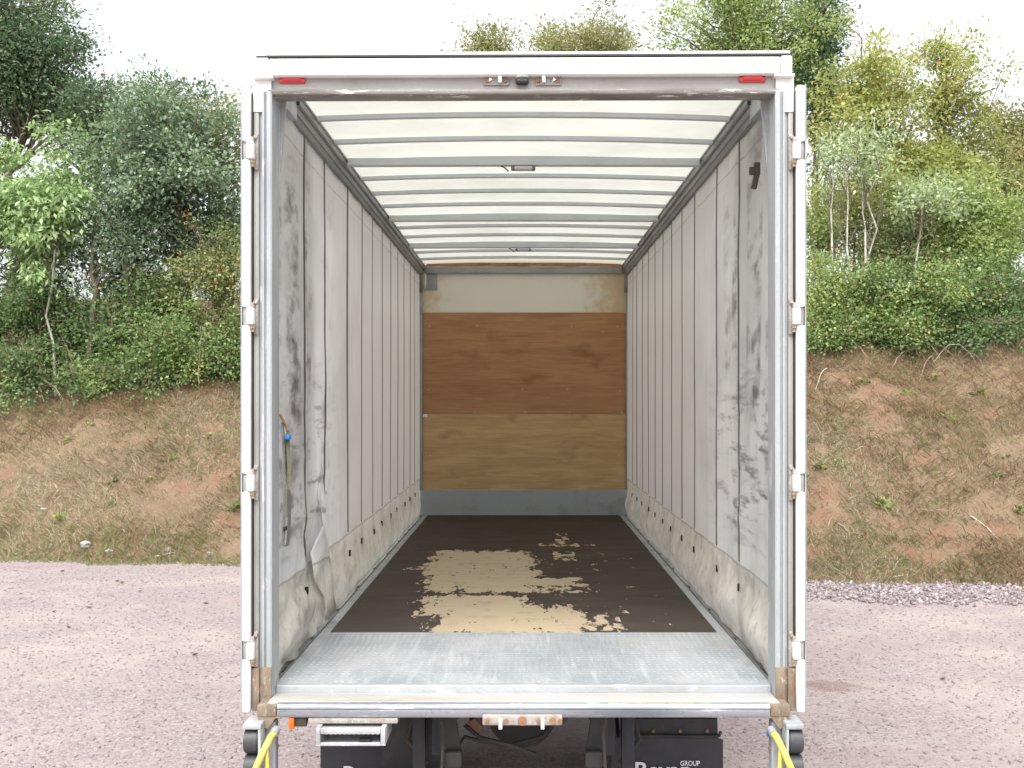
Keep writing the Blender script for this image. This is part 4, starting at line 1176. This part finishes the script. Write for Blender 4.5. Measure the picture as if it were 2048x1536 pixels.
# trees behind the lorry
tree('broadleaf_tree', 'small sparse treetop showing above the middle of the roof, left of the wider one', 975, 110, 30.0, 60, 60, 'lf_olive', 36, 140, 0.095, clump_r=0.34, trunk_r=0.08, hollow=0.6)
tree('broadleaf_tree', 'wide olive treetop showing above the middle of the roof', 1168, 112, 30.0, 118, 78, 'lf_olive', 74, 160, 0.095, clump_r=0.36, trunk_r=0.09, bare=8)
tree('broadleaf_tree', 'big light green tree rising behind the right half of the roof', 1500, 75, 28.0, 165, 150, 'lf_light', 120, 210, 0.10, clump_r=0.42, trunk_r=0.14)
tree('broadleaf_tree', 'dark green tree right behind the right rear corner of the roof', 1640, 130, 27.6, 62, 190, 'lf_dark', 62, 190, 0.10, clump_r=0.40, trunk_r=0.12)
tree('broadleaf_tree', 'leafy tree hidden behind the lorry body', 700, 420, 27.0, 220, 190, 'lf_dark', 55, 110, 0.12, clump_r=0.55, trunk_r=0.12)
tree('broadleaf_tree', 'green tree hidden behind the lorry cab', 1250, 420, 27.0, 230, 180, 'lf_light', 55, 110, 0.12, clump_r=0.55, trunk_r=0.12)
# right-hand trees
tree('maple_tree', 'yellow-green maple with airy top just right of the lorry', 1745, 225, 25.2, 120, 160, 'lf_yel', 84, 150, 0.10, clump_r=0.33, hollow=0.42, shape_amp=0.45, trunk_r=0.08, bare=12)
tree('maple_tree', 'brownish yellow-green maple with open crown at the upper right', 1890, 205, 25.8, 110, 140, 'lf_yel', 62, 140, 0.10, clump_r=0.31, hollow=0.42, shape_amp=0.5, trunk_r=0.08, bare=14)
tree('maple_tree', 'orange-tinged maple at the right edge of the photo', 2025, 290, 26.2, 75, 90, 'lf_olive', 46, 140, 0.10, clump_r=0.36, trunk_r=0.08, bare=8)
tree('maple_tree', 'green-brown maple outside the right edge', 2200, 260, 26.0, 130, 190, 'lf_yel', 50, 120, 0.12, clump_r=0.45, trunk_r=0.1)
for k, (bp, tp, ytop, yb) in enumerate(((1674, 1660, 300, 505), (1702, 1690, 350, 515), (1735, 1722, 310, 535), (1742, 1752, 280, 500))):
    Yb = 22.1 + 0.1 * k
    tree('birch_sapling', ['pale birch stem nearest the lorry on the right bank', 'second pale birch stem from the lorry on the right bank', 'third pale birch stem from the lorry, the straightest one', 'fourth pale birch stem from the lorry, leaning right'][k],
         tp, ytop - 10, Yb, 52, 75, 'lf_silver', 9, 60, 0.09, clump_r=0.30, trunk_r=0.036, bark='birch', basepx=bp, bare=6, group='pale birch stems right of the lorry', hollow=0.6)
tree('whitebeam_sapling', 'small forked whitebeam with pale trunk standing alone on the right bank', 1850, 395, 22.2, 80, 65, 'lf_silver', 22, 70, 0.095, clump_r=0.28, trunk_r=0.040, bark='birch', basepx=1812, bare=8)
tree('willow_bush', 'bright light green bush at the right edge below the maples', 1975, 445, 23.2, 110, 95, 'lf_light', 90, 150, 0.085, cat='bush', clump_r=0.36, trunk_r=0.03, stems=4, spread=0.3)
tree('hazel_bush', 'yellow-green bush behind the birch stems', 1700, 410, 24.2, 120, 95, 'lf_yel', 60, 130, 0.085, cat='bush', clump_r=0.38, trunk_r=0.03, stems=4, spread=0.3)
tree('hazel_bush', 'olive green bush between the birches and the light green bush', 1835, 430, 23.9, 95, 85, 'lf_light', 60, 150, 0.085, cat='bush', clump_r=0.36, trunk_r=0.03, stems=4, spread=0.3)

tree('maple_tree', 'pale yellow-green maple behind the lone whitebeam sapling', 1860, 350, 24.9, 120, 75, 'lf_yel', 56, 140, 0.10, clump_r=0.38, trunk_r=0.06)
tree('maple_tree', 'olive maple behind the light green bush at the right edge', 2010, 380, 25.0, 80, 70, 'lf_olive', 40, 140, 0.10, clump_r=0.38, trunk_r=0.06)
# bramble and rose thicket along the bank
def bush(name, label, px, py, Y, rpx, rpy, mat, clumps=56, per=170, leaf=0.075, **kw):
    if px < 600: Y += 1.1 if px < 320 else 0.7
    kw.setdefault('clump_r', 0.30); kw.setdefault('trunk_r', 0.018); kw.setdefault('stems', 6); kw.setdefault('spread', 0.45)
    per = int(per * 0.80); leaf *= 0.9; kw['bare'] = kw.get('bare', 6) + 14; kw.setdefault('low_edge', 0.25); kw.setdefault('mixw', 0.6); kw.setdefault('crown_name', 'foliage'); kw.setdefault('asp', 0.72); kw.setdefault('hollow', 0.6); kw.setdefault('bark', 'cane')
    return tree(name, label, px, py, Y, rpx, rpy, mat, clumps, per, leaf, cat='bush', **kw)
# left, top row (rose) then bramble
bush('dog_rose', 'dog rose with red hips beside the left door edge', 420, 555, 22.6, 95, 95, 'lf_rose', 85, 180, 0.07, berries=44, bare=10)
bush('dog_rose', 'dog rose with a few red hips under the grey-green tree', 300, 585, 22.8, 85, 85, 'lf_rose', 70, 170, 0.07, berries=14)
bush('bramble', 'dense green bramble above the grass slope, middle of the left bank', 225, 650, 22.2, 110, 100, 'lf_bramble2', 95, 180, 0.078)
bush('bramble', 'yellow-flecked bramble left of the rose hips', 340, 690, 22.0, 95, 70, 'lf_bramble', 80, 170, 0.078)
bush('bramble', 'bramble with dead canes beside the left door', 445, 690, 22.0, 70, 75, 'lf_bramble', 56, 150, 0.078, bare=16)
bush('bramble', 'dark bramble below the cherry sapling', 90, 620, 22.3, 95, 90, 'lf_bramble2', 75, 160, 0.078, bare=8)
bush('bramble', 'bramble full of bare canes at the left edge of the photo', 60, 715, 21.8, 110, 60, 'lf_bramble2', 52, 110, 0.078, bare=22)
bush('bramble', 'bramble tangle at the bottom left of the thicket', -30, 640, 22.2, 80, 100, 'lf_bramble2', 50, 140, 0.08, bare=10)
bush('bramble', 'low green bramble spilling onto the grass left of the lorry', 250, 745, 21.6, 110, 38, 'lf_bramble', 52, 130, 0.07, bare=10)
# right
bush('dog_rose', 'light green rose bush with orange-red hips beside the right door', 1655, 585, 22.0, 75, 85, 'lf_light', 70, 170, 0.068, berries=22)
bush('bramble', 'bramble under the pale birch stems', 1750, 600, 21.9, 90, 75, 'lf_bramble', 78, 170, 0.075, berries=4)
bush('bramble', 'bright green bramble right of the lone pale trunk', 1880, 590, 21.8, 95, 80, 'lf_bramble', 82, 170, 0.075)
bush('bramble', 'green bramble at the right edge below the light bush', 1995, 610, 21.8, 95, 80, 'lf_bramble2', 82, 170, 0.075)
bush('bramble', 'low bramble along the slope edge beside the right door', 1665, 665, 21.5, 80, 48, 'lf_bramble', 52, 150, 0.07, bare=12)
bush('bramble', 'low bramble along the slope edge in the middle of the right bank', 1800, 665, 21.4, 95, 46, 'lf_bramble', 60, 160, 0.07, bare=10)
bush('bramble', 'low bramble with dead canes along the slope edge at the right', 1950, 670, 21.4, 100, 42, 'lf_bramble2', 60, 150, 0.07, bare=18)
bush('bramble', 'bramble thicket outside the right edge', 2150, 620, 21.8, 110, 95, 'lf_bramble', 60, 130, 0.08)
bush('bramble', 'upper bramble between birches and light green bush', 1800, 505, 23.3, 110, 75, 'lf_rose', 80, 160, 0.075)
bush('bramble', 'upper bramble at the right edge', 1960, 530, 23.0, 110, 70, 'lf_light', 75, 160, 0.075)
bush('bramble', 'upper bramble close to the right door', 1640, 470, 23.4, 80, 90, 'lf_light', 60, 150, 0.075)
# hidden behind the lorry
for px, lab in ((600, 'bramble behind the left part of the lorry'), (800, 'bramble behind the lorry, left of centre'), (1000, 'bramble behind the lorry cab'), (1200, 'bramble behind the lorry, right of centre'), (1420, 'bramble behind the right part of the lorry')):
    bush('bramble', lab, px, 620, 22.2, 130, 120, 'lf_bramble', 46, 110, 0.09, clump_r=0.4)

# dry grass on the bank
rs = np.random.RandomState(77)
def blades(n, xr, dr, hmin, hmax, seed_, lean=0.9, green=0.12):
    rs = np.random.RandomState(seed_)
    x = rs.uniform(xr[0], xr[1], n); yf = foot_line(x)
    d = rs.uniform(dr[0], dr[1], n); y = yf + d
    den = fbm(x * 1.1 + 40, y * 1.1 + 40, 83)
    keep = den + rs.rand(n) * 0.35 > 0.52
    for (cx, cy, rx, ry) in SOIL:
        q = ((x - cx) / rx) ** 2 + ((y - cy) / ry) ** 2
        keep &= ~((q < 1.0) & (rs.rand(n) < 0.72))
    x, y = x[keep], y[keep]; n = len(x)
    z = np.maximum(bank_z(x, y), -0.01)
    P = np.stack([x, y, z - 0.01], 1)
    ang = fbm(x * 0.9, y * 0.9, 91) * 5 + rs.randn(n) * 1.6
    D = np.stack([np.cos(ang) * lean, np.sin(ang) * lean * 0.6 - 0.35, 0.35 + rs.rand(n) * 0.8], 1)
    D = unit(D)
    L = hmin + (hmax - hmin) * rs.rand(n) ** 2
    S = unit(np.cross(D, np.array([[0.0, 1, 0.2]]) + rs.randn(n, 3) * 0.3))
    w = (0.0025 + 0.0045 * rs.rand(n))[:, None]
    mid = P + D * L[:, None] * 0.55
    tip = P + D * L[:, None] + np.array([0, -0.05, -0.22]) * L[:, None]
    V = np.stack([P - S * w, P + S * w, mid + S * w * 0.8, mid - S * w * 0.8, tip], 1).reshape(-1, 3)
    b = np.arange(n)[:, None] * 5
    Fc = np.concatenate([b + np.array([[0, 1, 2]]), b + np.array([[0, 2, 3]]), b + np.array([[3, 2, 4]])], 1).reshape(-1, 3)
    r = np.clip(0.55 * (fbm(x * 0.6 + 9, y * 0.6 + 9, 95) - 0.25) * 1.6 + 0.5 * rs.rand(n) ** 1.2, 0, 1) * 0.80
    gr = rs.rand(n) < 2.2 * green * (fbm(x * 0.8, y * 0.8, 99) > 0.45)
    r = np.where(gr, 0.85 + 0.15 * rs.rand(n), r)
    return V, Fc, np.repeat(r, 3)
parts = [blades(70000, (-11.5, -3.6), (-0.05, 6.2), 0.04, 0.30, 201), blades(70000, (3.4, 11), (-0.05, 6.4), 0.04, 0.30, 202), blades(9000, (-3.6, 3.4), (0, 5), 0.06, 0.25, 203),
         blades(9000, (-11, -3.6), (-0.30, 0.7), 0.05, 0.2, 204, 0.9, 0.35), blades(9000, (3.4, 11), (-0.22, 0.8), 0.08, 0.3, 205, 0.9, 0.1)]
for sd_, xr_ in ((206, (-11.5, -3.6)), (207, (3.4, 11))):
    V, Fc, r = blades(16000, xr_, (3.6, 6.6), 0.08, 0.42, sd_, 1.3, 0.0)
    parts.append((V, Fc, np.clip(r * 0.45 + 0.06, 0, 0.5)))
VV, FF, RR = [], [], []; o_ = 0
for V, Fc, r in parts:
    VV.append(V); FF.append(Fc + o_); RR.append(r); o_ += len(V)
gr = new_obj('dry_grass', np_mesh('dry_grass', np.concatenate(VV), np.concatenate(FF), np.concatenate(RR)), 'grass_dry')
gr['kind'] = 'stuff'; tag(gr, 'dry straw-coloured grass covering the red soil bank', 'grass')

# loose stones: ballast strip on the right and scattered gravel
ico_bm = bmesh.new(); bmesh.ops.create_icosphere(ico_bm, subdivisions=1, radius=1.0)
ICO_V = np.array([v.co[:] for v in ico_bm.verts]); ICO_F = np.array([[v.index for v in f.verts] for f in ico_bm.faces]); ico_bm.free()
OCT_V = np.array([(1, 0, 0), (-1, 0, 0), (0, 1, 0), (0, -1, 0), (0, 0, 1), (0, 0, -1)], float)
OCT_F = np.array([(0, 2, 4), (2, 1, 4), (1, 3, 4), (3, 0, 4), (2, 0, 5), (1, 2, 5), (3, 1, 5), (0, 3, 5)])
def stones(P, size, seed_, base=OCT_V, faces=OCT_F):
    rs = np.random.RandomState(seed_); n = len(P); k = len(base)
    sc = size[:, None] * (0.6 + 0.8 * rs.rand(n, 3)) * np.array([1, 1, 0.75])
    V = base[None] * (0.75 + 0.5 * rs.rand(n, k, 1)) * sc[:, None]
    a = rs.rand(n) * 6.28; ca, sa = np.cos(a)[:, None], np.sin(a)[:, None]
    tl = rs.randn(n)[:, None] * 0.5
    x = V[..., 0] * ca - V[..., 1] * sa; y = V[..., 0] * sa + V[..., 1] * ca
    V[..., 0], V[..., 1] = x, y
    z = V[..., 2] + x * tl * 0.5; V[..., 2] = z
    V = V + P[:, None]
    Fc = (faces[None] + (np.arange(n) * k)[:, None, None]).reshape(-1, 3)
    return V.reshape(-1, 3), Fc, np.repeat(rs.rand(n), len(faces))
rs = np.random.RandomState(301)
n = 5200
x = rs.uniform(3.2, 11, n); yf = foot_line(x)
d = rs.beta(1.6, 1.3, n) * 1.75
y = yf + 0.05 - d + 0.1 * rs.randn(n)
P = np.stack([x, y, 0.006 + 0.01 * rs.rand(n)], 1)
V, Fc, r = stones(P, 0.016 + 0.026 * rs.rand(n) ** 1.5, 302)
bs = new_obj('ballast_strip', np_mesh('ballast_strip', V, Fc, r), 'ballast'); bs['kind'] = 'stuff'
tag(bs, 'strip of coarse mauve ballast stones along the foot of the right bank', 'gravel')
n = 32000
x = np.concatenate([rs.uniform(-10, -1.0, n // 2), rs.uniform(1.0, 9, n // 2)]); y = 7.0 + 10.5 * rs.rand(n) ** 1.15
yf = 16.8 - 0.17 * x
ok = y < yf - 0.05
x, y = x[ok], y[ok]
P = np.stack([x, y, 0.002 + 0 * x], 1)
V, Fc, r = stones(P, 0.007 + 0.012 * rs.rand(len(x)) ** 2, 303)
ls = new_obj('loose_gravel', np_mesh('loose_gravel', V, Fc, r), 'stone'); ls['kind'] = 'stuff'
tag(ls, 'loose pinkish gravel scattered over the yard', 'gravel')

# single stones at the foot of the left bank
for px, py, sz, lab in ((218, 1107, 0.075, 'pale grey stone at the foot of the left bank, the whitest one'), (172, 1094, 0.10, 'flat grey stone in the grass at the foot of the left bank'),
                        (335, 1102, 0.05, 'small white stone beside the white stick'), (421, 1110, 0.05, 'small pinkish stone nearest the left door'), (86, 1021, 0.05, 'small pale stone halfway up the left bank')):
    p = spot(px, py)
    b = bmesh.new(); bmesh.ops.create_icosphere(b, subdivisions=2, radius=1.0)
    rr = random.Random(px)
    ph = [rr.uniform(0, 6) for _ in range(6)]
    for v in b.verts:
        k = 1 + 0.16 * math.sin(3 * v.co.x + ph[0]) + 0.14 * math.sin(4 * v.co.y + ph[1]) + 0.12 * math.sin(5 * v.co.z + ph[2]) + rr.uniform(-.05, .05)
        v.co = Vector((v.co.x * sz * k, v.co.y * sz * 0.8 * k, v.co.z * sz * 0.6 * k))
    me = bpy.data.meshes.new('stone'); b.to_mesh(me); b.free()
    o = new_obj('stone', me, 'rock'); o.location = p + Vector((0, 0, sz * 0.3)); tag(o, lab, 'stone', 'stones at the foot of the left bank')

# sticks and dead canes
def stick(name, label, pts, r, mat, cat='stick', group=None):
    o = B().tube(pts, r, 7).obj(name, mat, None, 60)
    return tag(o, label, cat, group)
def cane(label, a, b, lift, mat='cane', r=0.010, name='dead_cane', group='dead canes on the bank'):
    p0, p1 = spot(*a), spot(*b)
    n = 9; pts = []
    rr = random.Random(a[0] * 7 + a[1])
    for q in range(n):
        u = q / (n - 1)
        p = p0.lerp(p1, u); p.z += 0.015 + lift * 4 * u * (1 - u) + rr.uniform(-.01, .01); p.y -= lift * 0.6 * u; p.x += rr.uniform(-.012, .012)
        pts.append(p)
    return stick(name, label, pts, [r * (1 - 0.6 * q / (n - 1)) for q in range(n)], mat, 'stick', group)
cane('white forked stick lying at the foot of the left bank', (310, 1116), (352, 1108), 0.01, 'cane_pale', 0.016, 'stick')
cane('pale bent cane arching at the left edge below the brambles', (50, 765), (95, 805), 0.28, 'cane_pale', 0.014)
cane('second pale cane beside the arching one at the left edge', (70, 770), (125, 800), 0.15, 'cane_pale', 0.010)
cane('long pale cane sweeping under the brambles left of the lorry', (330, 745), (405, 740), 0.22, 'cane_pale', 0.012)
cane('dark fallen stick across the middle of the left bank', (130, 888), (190, 883), 0.03, 'cane', 0.012, 'stick')
cane('brown stick lying on the upper left bank near the door', (370, 820), (455, 824), 0.04, 'cane', 0.010, 'stick')
cane('brown arched cane below the right brambles', (1765, 678), (1900, 715), 0.25, 'cane', 0.016)
cane('straight brown cane leaning down the right bank', (1865, 712), (1835, 770), 0.10, 'cane', 0.012)
cane('thin cane crossing the top of the right bank', (1800, 690), (1905, 706), 0.15, 'cane', 0.009)
cane('pale cane leaning by the right door', (1655, 740), (1628, 785), 0.12, 'cane_pale', 0.010)
cane('pale straight stick low on the right bank', (1942, 1036), (1995, 1082), 0.03, 'cane_pale', 0.013, 'stick')
cane('short white stick at the foot of the right bank', (1788, 1158), (1815, 1153), 0.01, 'cane_pale', 0.014, 'stick')
cane('brown stick lying on red soil beside the right door', (1675, 1050), (1725, 1095), 0.03, 'cane', 0.012, 'stick')
cane('dark thin stick across the lower right bank', (1850, 1026), (1930, 1030), 0.03, 'cane', 0.009, 'stick')
cane('short upright dead stem low on the right bank', (1785, 1145), (1805, 1118), 0.02, 'cane_pale', 0.008)
rr = random.Random(9)
for q in range(26):
    left = q % 2 == 0
    px = rr.uniform(380, 478) if left and q < 16 else (rr.uniform(10, 140) if left else rr.uniform(1780, 2045))
    py = rr.uniform(640, 735) if left else rr.uniform(675, 730)
    L = rr.uniform(40, 90); sg = rr.choice((-1, 1))
    a, b = (int(px), int(py)), (int(px + sg * L), int(py + rr.uniform(-5, 35)))
    o = cane('thin dead bramble stem tangled at the lower edge of the ' + ('left' if left else 'right') + ' thicket', a, b, rr.uniform(0.1, 0.35), rr.choice(('cane', 'cane_pale')), 0.007, 'dead_cane', 'tangled bramble stems ' + ('left' if left else 'right'))

# green weeds on the bank
rr = random.Random(21)
weeds = [(180, 850), (225, 1010), (415, 875), (350, 920), (450, 905), (225, 965), (295, 965), (40, 995), (140, 880), (60, 800), (300, 800), (120, 1040), (340, 865), (470, 1015),
         (1865, 760), (1640, 750), (1730, 765), (1680, 925), (1740, 880), (1850, 890), (1780, 965), (1640, 940), (2040, 1025), (1990, 955), (1900, 840), (1960, 790), (1660, 845), (1770, 1130), (1815, 790), (2010, 915), (1765, 1015)]
weed_protos = []
for v in range(4):
    rs = np.random.RandomState(500 + v)
    n = 34
    D = unit(rs.randn(n, 3) * np.array([1, 1, 0.4]) + np.array([0, 0, 0.7])); P = D * (rs.rand(n, 1) * 0.07)
    Nn = unit(rs.randn(n, 3) * 0.5 + np.array([0, 0, 1.0]))
    L = 0.05 + 0.05 * rs.rand(n)
    V, Fc = leaf_mesh(P, D, Nn, L, L * 0.6)
    weed_protos.append(np_mesh('weed', V, Fc, np.repeat(rs.rand(n), 2)))
for k, (px, py) in enumerate(weeds):
    p = spot(px, py)
    o = new_obj('weed', weed_protos[k % 4], 'lf_bramble' if k % 3 else 'lf_light')
    o.location = p; s_ = rr.uniform(0.5, 1.5); o.scale = (s_ * rr.uniform(0.8, 1.4), s_, s_ * rr.uniform(0.5, 0.9)); o.rotation_euler = (R(-25), 0, rr.uniform(0, 6))
    side = 'left' if px < 1000 else 'right'
    tag(o, 'small green weed growing on the dry grass of the %s bank' % side, 'weed', 'green weeds on the %s bank' % side)

# fallen leaves on the gravel
rs2 = random.Random(33)
for k, (px, py) in enumerate(((235, 1164), (245, 1167), (42, 1189), (126, 1144), (178, 1217), (108, 1225), (137, 1257), (412, 1209), (280, 1185), (390, 1312), (1740, 1222), (1885, 1361))):
    p = spot(px, py)
    b = bmesh.new()
    L = rs2.uniform(0.05, 0.085)
    out = [(0, 0), (0.25, 0.28), (0.5, 0.38), (0.8, 0.2), (1, 0), (0.8, -0.2), (0.5, -0.38), (0.25, -0.28)]
    vs = [b.verts.new(((u - 0.5) * L, w * L, 0.010 + 0.022 * abs(w) + 0.012 * u)) for u, w in out]
    c0 = b.verts.new((0, 0, 0.008)); 
    for q in range(8): b.faces.new((c0, vs[q], vs[(q + 1) % 8]))
    bmesh.ops.solidify(b, geom=b.faces[:], thickness=0.0012)
    me = bpy.data.meshes.new('fallen_leaf'); b.to_mesh(me); b.free()
    o = new_obj('fallen_leaf', me, 'leaf_brown'); o.location = p; o.rotation_euler = (0, 0, rs2.uniform(0, 6))
    side = 'left' if px < 1000 else 'right'
    tag(o, 'curled brown fallen leaf lying on the gravel %s of the lorry' % side, 'leaf', 'fallen leaves on the gravel %s of the lorry' % side)

# labels that single out the look-alikes by their place along the bank
ORD = ['first', 'second', 'third', 'fourth', 'fifth', 'sixth', 'seventh', 'eighth', 'ninth', 'tenth', 'eleventh', 'twelfth', 'thirteenth', 'fourteenth', 'fifteenth', 'sixteenth', 'seventeenth']
def place_of(o):
    p = o.location if o.location.length > 0 else sum((Vector(c) for c in o.bound_box), Vector()) / 8
    return (1047 + F * p.x / p.y, 800 - F * (p.z - CZ) / p.y)
bpy.context.view_layer.update()
def rank(objs, fmt):
    for k, o in enumerate(sorted(objs, key=lambda o: abs(place_of(o)[0] - 1047))): o['label'] = fmt % ORD[k]
for side in ('left', 'right'):
    W = [o for o in COL.objects if o.get('group') == 'green weeds on the %s bank' % side]
    W.sort(key=lambda o: place_of(o)[1])
    n3 = (len(W) + 2) // 3
    for row, lst in (('upper', W[:n3]), ('middle', W[n3:2 * n3]), ('lower', W[2 * n3:])):
        rank(lst, 'small green weed on the ' + row + ' part of the ' + side + ' bank, %s from the lorry')
    rank([o for o in COL.objects if o.get('group') == 'tangled bramble stems ' + side], 'thin dead bramble stem below the ' + side + ' thicket, %s from the lorry')
    rank([o for o in COL.objects if o.get('group') == 'fallen leaves on the gravel %s of the lorry' % side], 'curled brown fallen leaf on the gravel at the ' + side + ', %s from the lorry')
